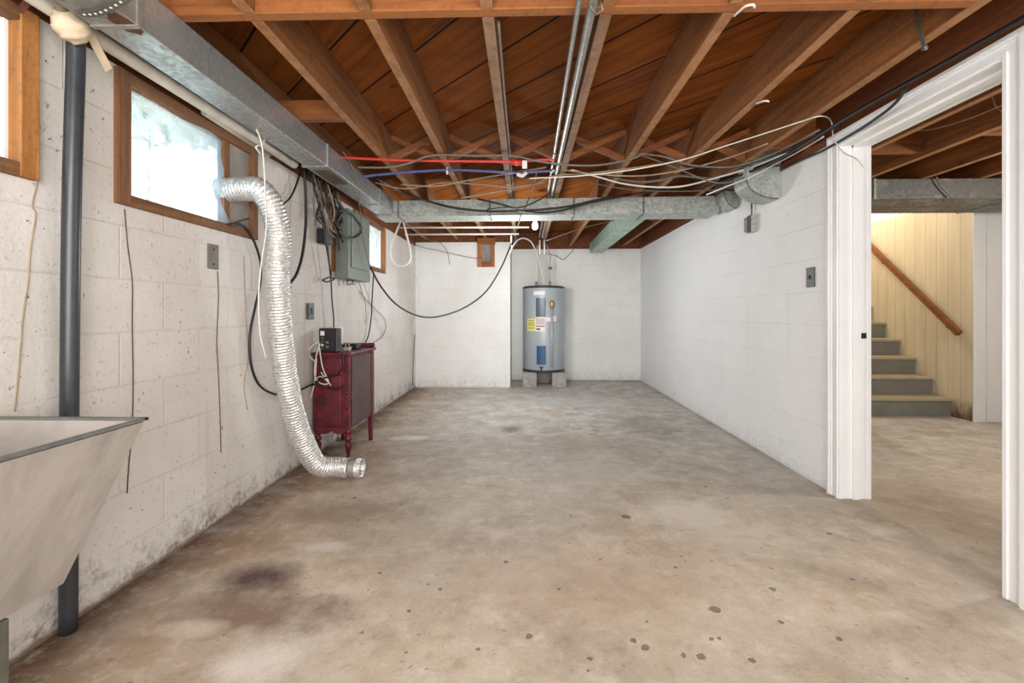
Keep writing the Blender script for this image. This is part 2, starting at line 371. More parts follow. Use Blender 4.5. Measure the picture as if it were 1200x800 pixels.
def tub_mat():
    k = NT('grey_tub_concrete'); n = k.noise(k.map(k.co, rot=(0, .6, .3), scale=(1, 3, 1)), 3.5, 8, .65, .5); f = k.noise(k.co, 70, 4, .6)
    col = k.mix(k.ramp(n, .38, .64), lin((146, 139, 133)), lin((168, 161, 155)))
    col = k.mix(k.math('MULTIPLY', k.ramp(f, .6, .72), .25), col, lin((140, 130, 120)))
    return k.done(col, .7, 0, k.bump(f, .2, .003))
M['tub'] = tub_mat()
M['tub_rim'] = plain('tub_rim_edge', (120, 122, 120), .5, .4, .25, 30)
def foil():
    k = NT('crinkled_foil'); n = k.noise(k.co, 70, 4, .6, .6)
    col = k.mix(k.ramp(n, .35, .65), lin((240, 240, 238)), lin((190, 190, 188)))
    return k.done(col, .28, .6, k.bump(n, .8, .006))
M['foil'] = foil()
def panelling():
    k = NT('painted_board_panelling'); x, y, z = k.xyz(k.co)
    br = k.n('ShaderNodeTexBrick', offset=.0, i_Vector=k.comb(k.math('ADD', y, k.math('MULTIPLY', x, 1.)), k.math('MULTIPLY', z, .05)), i_Scale=1., i_Mortar_Size=.003, i_Mortar_Smooth=.2, i_Brick_Width=.125, i_Row_Height=40.)
    col = k.mix(k.ramp(k.noise(k.comb(k.math('MULTIPLY', y, 10.), z), 1.2, 4), .35, .65), lin((226, 214, 190)), lin((214, 200, 174)))
    col = k.mix(k.math('MULTIPLY', br.outputs['Fac'], .5), col, lin((150, 124, 88)))
    mz = k.math('ADD', z, k.math('MULTIPLY', k.noise(k.comb(k.math('MULTIPLY', y, 16.), k.math('MULTIPLY', z, 3.)), 1., 6, .7), .5))
    near = k.ramp(y, 4.9, 4.5)
    col = k.mix(k.math('MULTIPLY', k.math('MULTIPLY', k.ramp(mz, .46, .26), near), .9), col, lin((96, 62, 32)))
    return k.done(col, .6, 0, k.bump(k.math('MULTIPLY', br.outputs['Fac'], -1.), .4, .004))
M['panelling'] = panelling()
def sheet_mat():
    k = NT('clear_plastic_sheet'); n = k.noise(k.map(k.co, scale=(1, 1, .7)), 6, 5, .6, 1.2)
    x, y, z = k.xyz(k.co); fold = k.ramp(k.math('ADD', y, k.math('MULTIPLY', k.math('SUBTRACT', n, .5), .35)), 1.82, 2.12)
    tr = k.n('ShaderNodeBsdfTransparent', i_Color=(.95, .98, 1, 1)).outputs[0]
    tl = k.n('ShaderNodeBsdfTranslucent', i_Color=k.mix(fold, (.86, .90, .93, 1), (.22, .30, .40, 1))).outputs[0]
    df = k.n('ShaderNodeBsdfDiffuse', i_Color=(.8, .83, .84, 1)).outputs[0]
    a = k.n('ShaderNodeMixShader', i_0=.30, i_1=tl, i_2=df).outputs[0]
    b = k.n('ShaderNodeMixShader', i_0=k.math('ADD', k.ramp(n, .35, .65, .15, .4), k.math('MULTIPLY', fold, .5), True), i_1=tr, i_2=a).outputs[0]
    k.t.links.new(b, k.out.inputs[0]); return k.m
M['sheet'] = sheet_mat()
def glass_mat():
    k = NT('window_glass')
    tr = k.n('ShaderNodeBsdfTransparent', i_Color=(.93, .96, .95, 1)).outputs[0]
    gl = k.n('ShaderNodeBsdfGlossy', i_Color=(1, 1, 1, 1), i_Roughness=.05).outputs[0]
    df = k.n('ShaderNodeBsdfTranslucent', i_Color=(.9, .92, .9, 1)).outputs[0]
    a = k.n('ShaderNodeMixShader', i_0=.06, i_1=tr, i_2=gl).outputs[0]
    n = k.noise(k.co, 14, 5, .65)
    b = k.n('ShaderNodeMixShader', i_0=k.ramp(n, .4, .7, .1, .5), i_1=a, i_2=df).outputs[0]
    k.t.links.new(b, k.out.inputs[0]); return k.m
M['glass'] = glass_mat()
def bulb_mat():
    k = NT('frosted_bulb'); k.p.inputs['Emission Color'].default_value = (1, .97, .92, 1); k.p.inputs['Emission Strength'].default_value = 2.0
    return k.done((.95, .95, .93, 1), .3)
M['bulb'] = bulb_mat()
M['lawn'] = plain('lawn', (158, 166, 140), .9, 0, .4, 30)
M['leaf'] = plain('garden_leaves', (140, 156, 116), .8, 0, .4, 12, .5)

# ------------------------------------------------------------------ room shell
XL, XR, YB, YN = -1.46, 1.70, 6.04, 6.73          # left wall, right wall, back wall, niche back
XC = -.193                                         # corner of the stepped back wall
TOPW = 1.935; JB = 1.975; JT = 2.18; REAR = -1.5
X2 = 6.0
struct('floor', MB().box((XL-.25, REAR-.2, -.12), (X2+.2, 7.6, 0)), M['floor'])
ce = MB().box((XL-.25, REAR-.2, JT), (3.12, 7.0, JT+.12)).box((3.12, REAR-.2, JT), (X2+.2, 4.26, JT+.12)).box((4.2, 4.26, JT), (X2+.2, 7.0, JT+.12))
struct('ceiling', ce, M['plank'])
# left wall with three window openings
WIN = [(.46, 1.31, 1.39, 1.876), (1.575, 2.415, 1.39, 1.876), (3.83, 4.675, 1.40, 1.876)]
LT = 1.885
wl = MB(); th = .20
ys = REAR
for (a, b, z0, z1) in WIN:
    wl.box((XL-th, ys, 0), (XL, a, LT)); wl.box((XL-th, a, 0), (XL, b, z0)); wl.box((XL-th, a, z1), (XL, b, LT)); ys = b
wl.box((XL-th, ys, 0), (XL, YN+.2, LT))
struct('wall_left', wl, M['wall_left'])
struct('trim_left', MB().box((XL-th, REAR, LT), (XL-.02, YN+.2, JT)), M['plate'])
# right wall with the doorway
DA, DB, DH = 1.652, 2.493, 1.894                  # clear opening
wr = MB().box((XR, REAR, 0), (XR+.14, DA-.02, TOPW)).box((XR, DB+.02, 0), (XR+.14, YN+.2, TOPW)).box((XR, DA-.02, DH+.02), (XR+.14, DB+.02, TOPW))
struct('wall_right', wr, M['wall_right'])
struct('trim_right', MB().box((XR-.012, REAR, TOPW), (XR+.14, YN, JB)).box((XR+.03, REAR, JB), (XR+.075, YN, JT)), M['plate'])
struct('wall_back', MB().box((XL, YB, 0), (XC, YN+.2, TOPW)).box((XC, YN, 0), (XR, YN+.2, TOPW)), M['wall_back'])
struct('trim_back', MB().box((XL, YB+.03, TOPW), (XC, YB+.14, JT)).box((XC, YN+.02, TOPW), (XR+.4, YN+.2, JT)), M['plate'])
struct('wall_rear', MB().box((XL-.2, REAR-.2, 0), (X2+.2, REAR, JT)), M['wall_back'])

# door frame
df = thing('door_1', None, None); del df
df = bpy.data.objects['door_1']; df['kind'] = 'structure'
def casing(x0, x1):      # moulded casing around the opening on one face of the wall
    w = .076; s = -1 if x1 < x0 else 1
    mb = MB()
    for (a, b, t) in ((-.004, w, .014), (.004, .018, .021), (w-.024, w+.002, .020), (w-.012, w+.004, .026)):
        xb = x0+s*t; hz = DH+a*.86; hz1 = DH+b*.86
        mb.box((x0, DB+a, 0), (xb, DB+b, hz1))
        mb.box((x0, DA-b, 0), (xb, DA-a, hz1))
        mb.box((x0, DA-a, hz), (xb, DB+a, hz1))
    return mb
casing(XR, XR-1).build('casing', M['white_trim'], df)
casing(XR+.14, XR+2).build('casing', M['white_trim'], df)
MB().box((XR-.004, DB, 0), (XR+.144, DB+.02, DH+.02)).box((XR-.004, DA-.02, 0), (XR+.144, DA, DH+.02)).box((XR-.004, DA, DH), (XR+.144, DB, DH+.02)).build('jamb', M['white_trim'], df)
MB().box((XR+.055, DB-.012, 0), (XR+.09, DB, DH)).box((XR+.055, DA, 0), (XR+.09, DA+.012, DH)).box((XR+.055, DA, DH-.012), (XR+.09, DB, DH)).build('door_stop', M['white_trim'], df)
tag(MB().box((XR+.105, DB-.004, .86), (XR+.13, DB, .89)).build('strike_plate', M['plastic_black'], df), 'small dark strike plate')

# side room shell
struct('wall_side', MB().box((X2, REAR, 0), (X2+.2, 7.4, JT)), M['wall_room'])
struct('wall_stair_left', MB().box((3.06, 4.38, 0), (3.12, 7.4, 3.6)).box((XR+.14, 4.38, 0), (3.06, 4.45, JT)), M['plaster'])
YP = 4.28; XP = 4.10
struct('wall_stair_right', MB().box((XP, YP, 0), (XP+.03, 7.4, 2.05)), M['panelling'])
struct('wall_stair_upper', MB().box((XP+.012, YP, 2.05), (XP+.06, 7.4, 3.6)).box((3.12, 7.3, 1.6), (XP+.012, 7.4, 3.6)).box((3.06, 4.2, 3.6), (XP+.1, 7.4, 3.7)).box((3.06, 4.20, JT+.12), (XP+.06, 4.26, 3.6)), M['plaster'])
# white board wall facing the doorway, with its corner board
struct('wall_front', MB().box((XP+.121, YP-.004, 0), (X2, YP+.06, JB)), M['white_trim'])
struct('trim_corner', MB().box((XP-.004, YP-.012, 0), (XP+.105, YP-.001, JB)), M['white_trim'])

# outside the windows
tag(MB().box((-9, -3, 1.16), (XL-th-.02, 9, 1.22)).build('lawn', M['lawn']), kind='structure')

rg = random.Random(3)
def bush(label, cx, cy, cz, rad, n):
    t = thing('garden_bush', label, 'bush', (cx, cy, 1.22), 'bushes outside the left windows')
    b = bmesh.new()
    for i in range(n):
        a = rg.uniform(0, 2*PI); e = rg.uniform(-1, 1); q = rad*rg.uniform(.5, 1)
        p = Vector((cx+q*math.cos(a)*math.sqrt(1-e*e), cy+q*1.5*math.sin(a)*math.sqrt(1-e*e), cz+q*.7*e))
        d1 = Vector((rg.uniform(-1, 1), rg.uniform(-1, 1), rg.uniform(-1, 1))).normalized(); d2 = d1.cross(Vector((rg.uniform(-1, 1), .3, rg.uniform(-1, 1)))).normalized()
        s_ = rg.uniform(.05, .11)
        b.faces.new([b.verts.new(p-d1*s_), b.verts.new(p+d2*s_*.4), b.verts.new(p+d1*s_), b.verts.new(p-d2*s_*.4)])
    mb = MB(); mb.b.free(); mb.b = b; mb.build('foliage', M['leaf'], t)
    MB().tube([(cx, cy, 1.22), (cx+.05, cy, cz)], [.02, .012], 8).build('trunk', M['frame_v'], t)
bush('leafy green bush outside the middle window', -4.0, 4.7, 3.35, .75, 1500)
bush('leafy green bush outside the far window', -4.8, 9.8, 2.7, .7, 700)

# ------------------------------------------------------------------ windows
def frame_bars(a, b, z0, z1, w, x0, x1):
    f = MB(); f.box((x0, a, z0), (x1, a+w, z1), .002).box((x0, b-w, z0), (x1, b, z1), .002)
    g = MB(); g.box((x0, a+w, z0), (x1-.004, b-w, z0+w*.8), .002).box((x0, a+w, z1-w*.8), (x1-.004, b-w, z1), .002)
    return f, g
for i, (a, b, z0, z1) in enumerate(WIN):
    t = bpy.data.objects.new('window_%d' % (i+1), None); C.objects.link(t); t['kind'] = 'structure'; t.location = (XL, a, z0)
    mv = M['orange_v'] if i != 1 else M['frame_v']
    f, g = frame_bars(a, b, z0, z1, .05, XL-.06, XL+.022)
    f.build('frame_upright', mv, t); g.build('frame_rail', M['frame_h'], t)
    s, q = frame_bars(a+.05, b-.05, z0+.04, z1-.04, .014, XL-.05, XL-.015)
    s.build('sash', M['white_trim'], t); q.build('sash_rail', M['white_trim'], t)
    MB().box((XL-.055, a+.05, z0+.04), (XL-.051, b-.05, z1-.04)).build('pane', M['glass'], t)
    if i != 1: MB().box((XL-.075, (a+b)/2-.008, z0+.04), (XL-.056, (a+b)/2+.008, z1-.04)).build('mullion', M['white_trim'], t)

# wooden filler panel and stile in the middle window, where the hose comes in
t = thing('hose_panel', 'weathered grey board with a brown stile filling the end of the middle window', 'panel', (XL-.03, 2.2, 1.43))
MB().box((XL-.012, 2.19, 1.43), (XL+.0, 2.365, 1.836)).build('board', M['board_grey'], t)
MB().box((XL-.03, 2.165, 1.43), (XL+.004, 2.205, 1.836)).build('stile', M['frame_v'], t)

# billowing plastic sheet
b = bmesh.new(); NU, NV = 44, 30; vs = []
for i in range(NU+1):
    r = []
    for j in range(NV+1):
        u, v = i/NU, j/NV
        y = 1.627+.555*u+(.035*math.sin(3+5*v)+.05*(v > .5)*(v-.5)*2 if i == NU else 0)*u
        y = 1.627+u*(.545+.03*math.sin(2.5+6*v)+.10*max(0, v-.6))
        z = 1.432+.402*v
        x = XL-.012+.035*math.sin(PI*u)*math.sin(PI*v)+.012*math.sin(14*u+5*v)*u+.010*math.sin(9*v-11*u+1)*u+.015*u*u
        r.append(b.verts.new((x, y, z)))
    vs.append(r)
for i in range(NU):
    for j in range(NV):
        f = b.faces.new((vs[i][j], vs[i+1][j], vs[i+1][j+1], vs[i][j+1])); f.smooth = True
mb = MB(); mb.b.free(); mb.b = b
tag(mb.build('plastic_sheet', M['sheet']), 'clear crinkled plastic sheet covering the middle basement window', 'plastic sheet')

# ------------------------------------------------------------------ joists, header, bridging
ords = ['far left', 'second', 'third', 'fourth', 'fifth', 'sixth', 'seventh', 'eighth', 'ninth']
JX = [-1.33, -.92, -.536, -.1425, .245, .645, 1.045, 1.42]
jl = ['above the long duct, first from the left', 'just right of the long duct, second from the left', 'third from the left, where the red tubing passes',
      'fourth from the left, narrow grey underside', 'carrying the two steel conduits, fifth from the left', 'sixth from the left, steel hook at its near end',
      'seventh from the left, small hook midway', 'rightmost full joist, with the metal hanger strap']
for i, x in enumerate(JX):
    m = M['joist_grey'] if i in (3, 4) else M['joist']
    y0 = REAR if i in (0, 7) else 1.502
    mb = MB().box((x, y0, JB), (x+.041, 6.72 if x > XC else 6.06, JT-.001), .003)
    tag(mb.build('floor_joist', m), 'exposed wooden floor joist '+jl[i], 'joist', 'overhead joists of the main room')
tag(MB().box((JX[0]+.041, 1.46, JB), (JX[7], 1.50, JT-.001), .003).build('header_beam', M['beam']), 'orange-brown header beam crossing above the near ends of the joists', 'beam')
for i in range(1, 7):   # near joists behind the camera side of the header
    x = JX[i]
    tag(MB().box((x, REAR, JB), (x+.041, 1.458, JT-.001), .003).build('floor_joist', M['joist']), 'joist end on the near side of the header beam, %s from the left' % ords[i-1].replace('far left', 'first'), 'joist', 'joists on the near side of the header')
gaps = [(0, 'first and second'), (1, 'second and third'), (2, 'third and fourth'), (3, 'fourth and fifth'), (4, 'fifth and sixth'), (5, 'sixth and seventh'), (6, 'seventh and eighth')]
for row, (yb, word) in enumerate(((2.92, 'near'), (4.9, 'far'))):
    for g, w in gaps:
        if g == 0 and row == 0: continue
        xa, xb = JX[g]+.041, JX[g+1]
        t = thing('cross_bridging', 'crossed wooden bridging braces between the %s joists, %s row' % (w, word), 'brace', (xa, yb, JB), 'crossed bridging between joists')
        for s in (0, 1):
            za, zb = (JB+.006, JT-.045) if s == 0 else (JT-.045, JB+.006)
            y0 = yb+s*.05
            MB().hexa([(xa, y0, za), (xb, y0, zb), (xb, y0+.04, zb), (xa, y0+.04, za), (xa, y0, za+.035), (xb, y0, zb+.035), (xb, y0+.04, zb+.035), (xa, y0+.04, za+.035)]).build('brace', M['brace'], t)
tag(MB().box((JX[0]+.041, 2.27, JB), (JX[1], 2.31, JB+.10), .003).build('blocking', M['brace']), 'short wooden block between the two leftmost joists beside the long duct', 'block')
tag(MB().box((JX[7]+.041, 2.75, JB), (XR+.03, 2.79, JT-.01), .003).build('blocking', M['brace']), 'wooden block above the right wall, near the nearer duct boot', 'block')
# side room joists
for i in range(6):
    x = 2.07+.41*i
    yy = 4.25
    lab = 'side room joist overhead beyond the doorway, ' + ['nearest the door frame', 'second from the door frame', 'third from the door frame', 'fourth from the door frame', 'fifth from the door frame', 'sixth from the door frame'][i]
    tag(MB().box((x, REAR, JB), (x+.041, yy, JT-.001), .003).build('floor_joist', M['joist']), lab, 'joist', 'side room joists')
tag(MB().box((2.111, 2.9, JB+.02), (2.48, 2.94, JT-.002), .003).build('blocking', M['brace']), 'wooden blocking in the side room ceiling, seen through the doorway', 'block')
tag(MB().box((2.521, 2.6, JB+.02), (2.89, 2.64, JT-.002), .003).build('blocking', M['brace']), 'second wooden blocking in the side room ceiling, nearer the door', 'block')

# ------------------------------------------------------------------ ducts
DBZ = 1.845
t = thing('long_duct', 'long rectangular galvanised duct running along the left wall under the joists', 'duct', (-1.2, 1.0, DBZ))
MB().box((-1.275, REAR+.02, DBZ), (-1.138, 1.31, JB-.002), .002).build('duct_section', M['galv_dull'], t)
MB().box((-1.272, 1.31, DBZ), (-1.141, 2.60, JB-.002), .002).build('duct_section', M['galv_long'], t)
MB().box((-1.285, 2.60, DBZ+.004), (-1.143, 3.922, JB-.002), .002).build('duct_section', M['galv_long'], t)
MB().box((-1.278, 1.30, DBZ-.005), (-1.133, 1.318, JB), .001).build('drive_cleat', M['galv_dull'], t)
MB().box((-1.290, 2.592, DBZ-.005), (-1.135, 2.612, JB), .001).build('drive_cleat', M['galv_long'], t)
MB().box((-1.288, 3.55, DBZ-.003), (-1.138, 3.57, JB), .001).build('drive_cleat', M['galv_long'], t)
MB().box((-1.262, 2.68, DBZ+.001), (-1.165, 2.98, DBZ+.006)).build('dark_patch', M['duct_dark'], t)  # flat dark patch on the duct's underside, past the seam
rr_ = random.Random(5); c_ = PZ(146, 28, DBZ)
ring_ = [(c_.x+(.030+.012*rr_.random())*math.cos(2*PI*i/18)*.8, c_.y+(.030+.015*rr_.random())*math.sin(2*PI*i/18)*1.4, DBZ-.0012) for i in range(18)]
tag(MB().prism(ring_, (0, 0, .0015)).build('rust_patch', M['rust'], t), 'rust blotch near the seam')
t = thing('cross_duct', 'galvanised duct crossing the room from the long duct to the right wall', 'duct', (0, 3.9, DBZ))
def slab(x0, x1, w, z0, z1, dy=.0):
    ya = 3.93-(x0+1.2)/2.86*.09-dy; yb_ = 3.93-(x1+1.2)/2.86*.09-dy
    return MB().hexa([(x0, ya, z0), (x1, yb_, z0), (x1, yb_+w, z0), (x0, ya+w, z0), (x0, ya, z1), (x1, yb_, z1), (x1, yb_+w, z1), (x0, ya+w, z1)])
xs = [-1.29, -1.10, -.30, .42, 1.0, 1.62]
for i in range(5): slab(xs[i]+(.001 if i else 0), xs[i+1]-.001, .25, DBZ-.012, JB-.003, 0).build('duct_section', M['galv'], t)
for x in xs[1:-1]: slab(x-.007, x+.007, .26, DBZ-.016, JB-.001, .005).build('drive_cleat', M['galv_dark'], t)
t = thing('branch_duct', 'pale green galvanised branch duct running from the cross duct to the far wall', 'duct', (1.0, 5, DBZ))
MB().box((.915, 4.135, DBZ-.01), (1.085, 6.42, JB-.003), .002).build('duct_section', M['galv_green'], t)
MB().box((.912, 6.40, DBZ-.013), (1.088, 6.425, JB-.001)).build('end_cap', M['galv_green'], t)
def boot(px, label, x0, x1, y0, y1, zb):
    t = thing('duct_boot', label, 'duct boot', (x1, y0, zb), 'duct boots on the right wall')
    prof = [(x0, y0, JT-.01)]
    n = 9; zt = zb+.13
    for i in range(n+1):
        a = PI/2*i/n; prof.append((x0+(x1-x0)*(1-math.cos(a))**1.0*.92, y0, zt-(zt-zb)*math.sin(a)))
    prof += [(x1, y0, zb+.015), (x1, y0, JT-.01)]
    MB().prism(prof, (0, y1-y0, 0)).build('elbow', M['galv_dark'] if px else M['galv'], t)
    MB().box((x0-.006, y0-.006, JB-.012), (x1-.001, y1+.006, JB+.004)).build('collar', M['galv_dark'], t)
    rim = [Vector(p)+Vector((-.002, -.002, -.001)) for p in prof[1:n+2]]
    MB().tube(rim, .004, 6).build('seam', M['galv_dark'], t)
boot(0, 'galvanised duct boot ending the cross duct at the right wall', 1.585, 1.695, 3.66, 3.84, 1.83)
boot(0, 'rounded galvanised duct boot nearest the door, above the outlet box', 1.47, 1.695, 3.06, 3.24, 1.755)
t = thing('trunk_duct', 'wide galvanised trunk duct across the side room ceiling with creased underside', 'duct', (3.3, 3.4, 1.83))
xs = [1.86, 2.55, 3.62, 4.7, 5.98]
for i in range(4): MB().box((xs[i], 3.39, 1.83), (xs[i+1]-.006, 3.90, JB-.003), .002).build('duct_section', M['galv_dark'], t)
for x in xs[1:-1]: MB().box((x-.012, 3.38, 1.825), (x+.006, 3.91, JB-.001)).build('drive_cleat', M['galv_dull'], t)

# ------------------------------------------------------------------ pipes
t = thing('drain_pipe', 'black plastic drain pipe rising up the left wall behind the tub', 'pipe', (-1.39, 1.35, 0))
pts = [PX(80, 745, -1.43), PX(81, 560, -1.42), PX(82, 400, -1.41), PX(84, 240, -1.395), PX(88, 100, -1.38), PX(89, 60, -1.375), PX(88, 36, -1.37)]
pts[0].z = 0
MB().tube(spline(pts), .0235, 20).build('pipe', M['pipe_black'], t)
up = spline([PX(88, 32, -1.365), PX(78, 16, -1.34), PX(60, -8, -1.32), PX(30, -45, -1.31)])
tag(MB().tube(up, .018, 16).build('upper_pipe', M['conduit'], t), 'bare metal pipe leaving the taped joint')
mb = MB(); c0, c1 = PX(91, 48, -1.355), PX(74, 12, -1.335)
pp = [c0.lerp(c1, i/10) for i in range(11)]; rr = [.026, .031, .035, .040, .043, .042, .044, .040, .036, .030, .022]
mb.tube(pp, rr, 14)
for v in mb.b.verts: v.co += Vector((random.uniform(-1, 1), random.uniform(-1, 1), random.uniform(-1, 1)))*.0035
tag(mb.build('tape_wrap', M['tape'], t), 'lumpy cream tape wrapped round the joint')
a, c_ = PX(98, 26, -1.33), PX(128, 82, -1.36)
d = (c_-a).normalized(); sd = Vector((0, 1, 0)).cross(d).normalized(); wv = d.cross(sd).normalized()
MB().hexa([a-wv*.012, a+wv*.012, a+wv*.012+sd*.004, a-wv*.012+sd*.004, c_-wv*.013, c_+wv*.013, c_+wv*.013+sd*.004, c_-wv*.013+sd*.004]).build('tape_tail', M['tape'], t)

tag(MB().tube([(-1.40, REAR+.05, 1.905), (-1.385, 1.5, 1.89), (-1.355, 2.3, 1.875), (-1.345, 2.62, 1.865)], .024, 18).build('cream_pipe', M['pipe_cream']), 'cream drain pipe running along the top of the left wall beside the duct', 'pipe')
tag(MB().tube([(-1.435, 2.0, 1.90), (-1.43, 2.5, 1.885)], .018, 12).build('dusty_pipe', M['pipe_cream']), 'short dusty pipe lying along the top of the middle window', 'pipe')

# perforated strap around the tape
t = thing('hanger_strap', 'perforated metal strap looping from the taped pipe joint under the duct', 'strap', PX(100, 18, -1.33))
sp = spline([PZ(92, 17, 1.839), PZ(112, 16, 1.837), PZ(130, 9, 1.836), PZ(148, -2, 1.836), PZ(172, -22, 1.836)], 6)
mb = MB()
for i in range(len(sp)-1):
    p, q = sp[i], sp[i+1]; w = Vector((.004, .011, .0)); n_ = Vector((0, 0, .0018))
    mb.hexa([p-w, q-w, q+w, p+w, p-w+n_, q-w+n_, q+w+n_, p+w+n_])
mb.build('strap', M['zinc'], t)
for i in range(2, len(sp)-1, 2):
    p = sp[i]; MB().tube([p-Vector((0, 0, .0015)), p+Vector((0, 0, .0035))], .0034, 8).build('hole', M['paper_white'], t)
sp = [PX(37, -6, -1.40), PX(30, 5, -1.405), PX(22, 14, -1.41)]
mb = MB()
for p, q in zip(sp, sp[1:]):
    w = Vector((0, .010, 0)); n_ = Vector((.002, 0, .002)); mb.hexa([p-w, q-w, q+w, p+w, p-w+n_, q-w+n_, q+w+n_, p+w+n_])
tag(mb.build('rusty_strap', M['rust']), 'rusty flat strap holding the cream pipe above the nearest window', 'strap')

# steel conduits under the fifth joist
def conduit(label, x0, x1, z0, z1, r, ye, drop=None):
    pts = [(x0, REAR+.05, z0), (x0, 1.3, z0)]
    n = 10
    pts += [(x0+(x1-x0)*i/n, 1.3+(3.6-1.3)*i/n, z0+(z1-z0)*i/n) for i in range(1, n+1)]+[(x1, ye, z1)]
    return tag(MB().tube(pts, r, 14).build('steel_conduit', M['conduit']), label, 'conduit', 'steel conduits under the joists')
conduit('thinner steel conduit, left one of the pair under the fifth joist', .165, .190, 1.952, 1.992, .0095, 6.0)
conduit('thicker steel conduit, right one of the pair under the fifth joist', .208, .228, 1.950, 1.992, .0150, 6.0)
for nm, px in (('left', 632.5), ('right', 638)):
    p = PY(px, 298, 6.0); q = PY(px, 272, 6.0)
    tag(MB().tube([p, Vector((p.x, 6.0, 1.955))], .011, 10).build('pipe_drop', M['plastic_white']), 'short white vertical pipe end above the heater, %s of the pair' % nm, 'pipe', 'white pipe ends above the heater')
tag(MB().tube([(.224, 1.40, 1.975), (.238, 1.40, 1.925), (.222, 1.42, 1.925), (.205, 1.40, 1.93), (.200, 1.40, 1.975)], .004, 6).build('pipe_clamp', M['zinc']), 'small clamp holding the thicker conduit to the header beam', 'clamp')
# white rods behind the cross duct
for nm, (a, b, y, Y) in {'nearer': (468, 620, 266.5, 5.0), 'farther': (474, 608, 274.5, 5.42)}.items():
    p, q = PY(a, y, Y), PY(b, y-.5, Y)
    tag(MB().tube([p, q], .011, 10).build('white_rod', M['plastic_white']), 'thin white rod hung under the joists behind the cross duct, %s one' % nm, 'rod', 'white rods behind the cross duct')
# red and blue tubing
t = thing('red_tubing', 'red water tubing stretched across under the joists', 'tubing', (-.3, 2.85, 1.95))
pts = spline([PY(395, 184, 2.84), PY(430, 186, 2.84), PY(480, 188, 2.84), PY(560, 189, 2.84), PY(600, 189, 2.84), PY(640, 187, 2.84), PY(650, 188, 2.84)])
MB().tube(pts, .008, 10).build('tube', M['pex_red'], t)
MB().tube([PY(598, 190, 2.84), PY(612, 191, 2.84)], .017, 12).build('fitting', M['pex_red'], t)
p = PY(612, 190, 2.83)
MB().box(p+Vector((0, -.003, -.04)), p+Vector((.03, .002, .01))).build('paper_tag', M['paper_white'], t)
t = thing('blue_tubing', 'blue water tubing stretched across the joists behind the red one', 'tubing', (-.3, 3.05, 1.95))
pts = spline([PY(425, 207, 3.05), PY(450, 204, 3.05), PY(495, 200.5, 3.05), PY(530, 199, 3.05), PY(570, 200.5, 3.05), PY(600, 202, 3.05), PY(630, 201, 3.05), PY(645, 200, 3.05)])
MB().tube(pts, .009, 10).build('tube', M['pex_blue'], t)
MB().tube([PY(644, 200, 3.05), PY(652, 200, 3.05)], .013, 12).build('fitting', M['conduit'], t)
MB().tube([PY(524, 195, 3.05), PY(524, 204, 3.05)], .008, 8).build('clip', M['plastic_white'], t)
tag(MB().tube(spline([PY(606, 204, 3.0), PY(612, 206, 3.0), PY(617, 202, 3.0)]), .012, 8).build('crumpled_tag', M['paper_white']), 'crumpled white tag hanging below the blue tubing', 'tag')

# ------------------------------------------------------------------ cables
def cable(name, label, pts, r, m, group=None, n=6, cat='cable'):
    return tag(MB().tube(spline(pts, 6), r, n).build(name, M[m]), label, cat, group)
def under(p, a, b):      # keep a cable below the joists: slide it along to the underside height
    return PZ(a, b, JB-.012) if p.z > JB-.012 else p
def onY(Y, *q): return [under(PY(a, b, Y), a, b) for a, b in q]
def onX(X, *q): return [PX(a, b, X) for a, b in q]
def depth(*q): return [P(a, b, c) for a, b, c in q]
cable('black_cable', 'thick black cable end hanging in a curve on the left wall beside the hose', onX(-1.40, (356, 196), (357.5, 215), (358.5, 240), (358, 268), (354, 300), (347, 322), (337, 335)), .009, 'cable_black')
cable('black_cable', 'short thin black cable slanting on the wall above the hose bend', onX(-1.43, (352, 202), (345, 222), (338, 234), (326, 243)), .006, 'cable_black')
cable('black_cable', 'black cord looping from the middle window behind the hose to the cabinet', onX(-1.435, (268, 263), (284, 264), (296, 279), (305, 306), (305, 332), (299, 360), (293, 392), (294, 425), (303, 450), (320, 461), (338, 462), (352, 457), (366, 450)), .0065, 'cable_black')
cable('black_cable', 'loose black cord end on the middle window sill', onX(-1.42, (268, 264), (278, 260), (292, 256)), .004, 'cable_black')
cable('string', 'white string dangling from the duct in front of the hose', onX(-1.24, (300, 150), (306, 166), (309, 190), (311, 230), (312, 268), (306, 310), (303, 350), (305, 392), (312, 420)), .0035, 'cable_white', cat='string')
cable('string', 'short knotted white string at the corner of the middle window', onX(-1.30, (292, 140), (299, 152), (308, 158), (309, 168), (300, 172), (305, 180)), .004, 'cable_white', cat='string')
# bundle at the breaker panel
lb = ['leftmost', 'second from left', 'third from left', 'fourth from left', 'fifth from left', 'sixth from left', 'rightmost']
base = [(366, 212, 376, 250, 382, 285, 388, 330), (371, 218, 380, 252, 384, 270, 392, 286), (376, 222, 384, 248, 390, 262, 396, 284), (381, 226, 386, 250, 396, 268, 402, 292),
        (388, 230, 392, 250, 388, 266, 395, 282), (394, 232, 400, 246, 394, 262, 400, 278), (399, 238, 406, 252, 398, 268, 405, 288)]
for i, q in enumerate(base):
    cable('panel_cable', 'dusty cable feeding the breaker panel, %s of the bundle' % lb[i], onX(-1.39+.008*(i % 3), (q[0]-4, q[1]-14), (q[0], q[1]), (q[2], q[3]), (q[4], q[5]), (q[6], q[7]-8)), .006, ['cable_black', 'cable_grey', 'cable_brown', 'cable_black', 'cable_tan', 'cable_black', 'cable_grey'][i], 'cable bundle at the breaker panel')
cable('black_cable', 'black cable looping across the top of the breaker panel', onX(-1.33, (396, 247), (404, 246.5), (412, 251), (420, 260), (424, 268), (420, 276), (410, 279), (400, 276)), .007, 'cable_black')
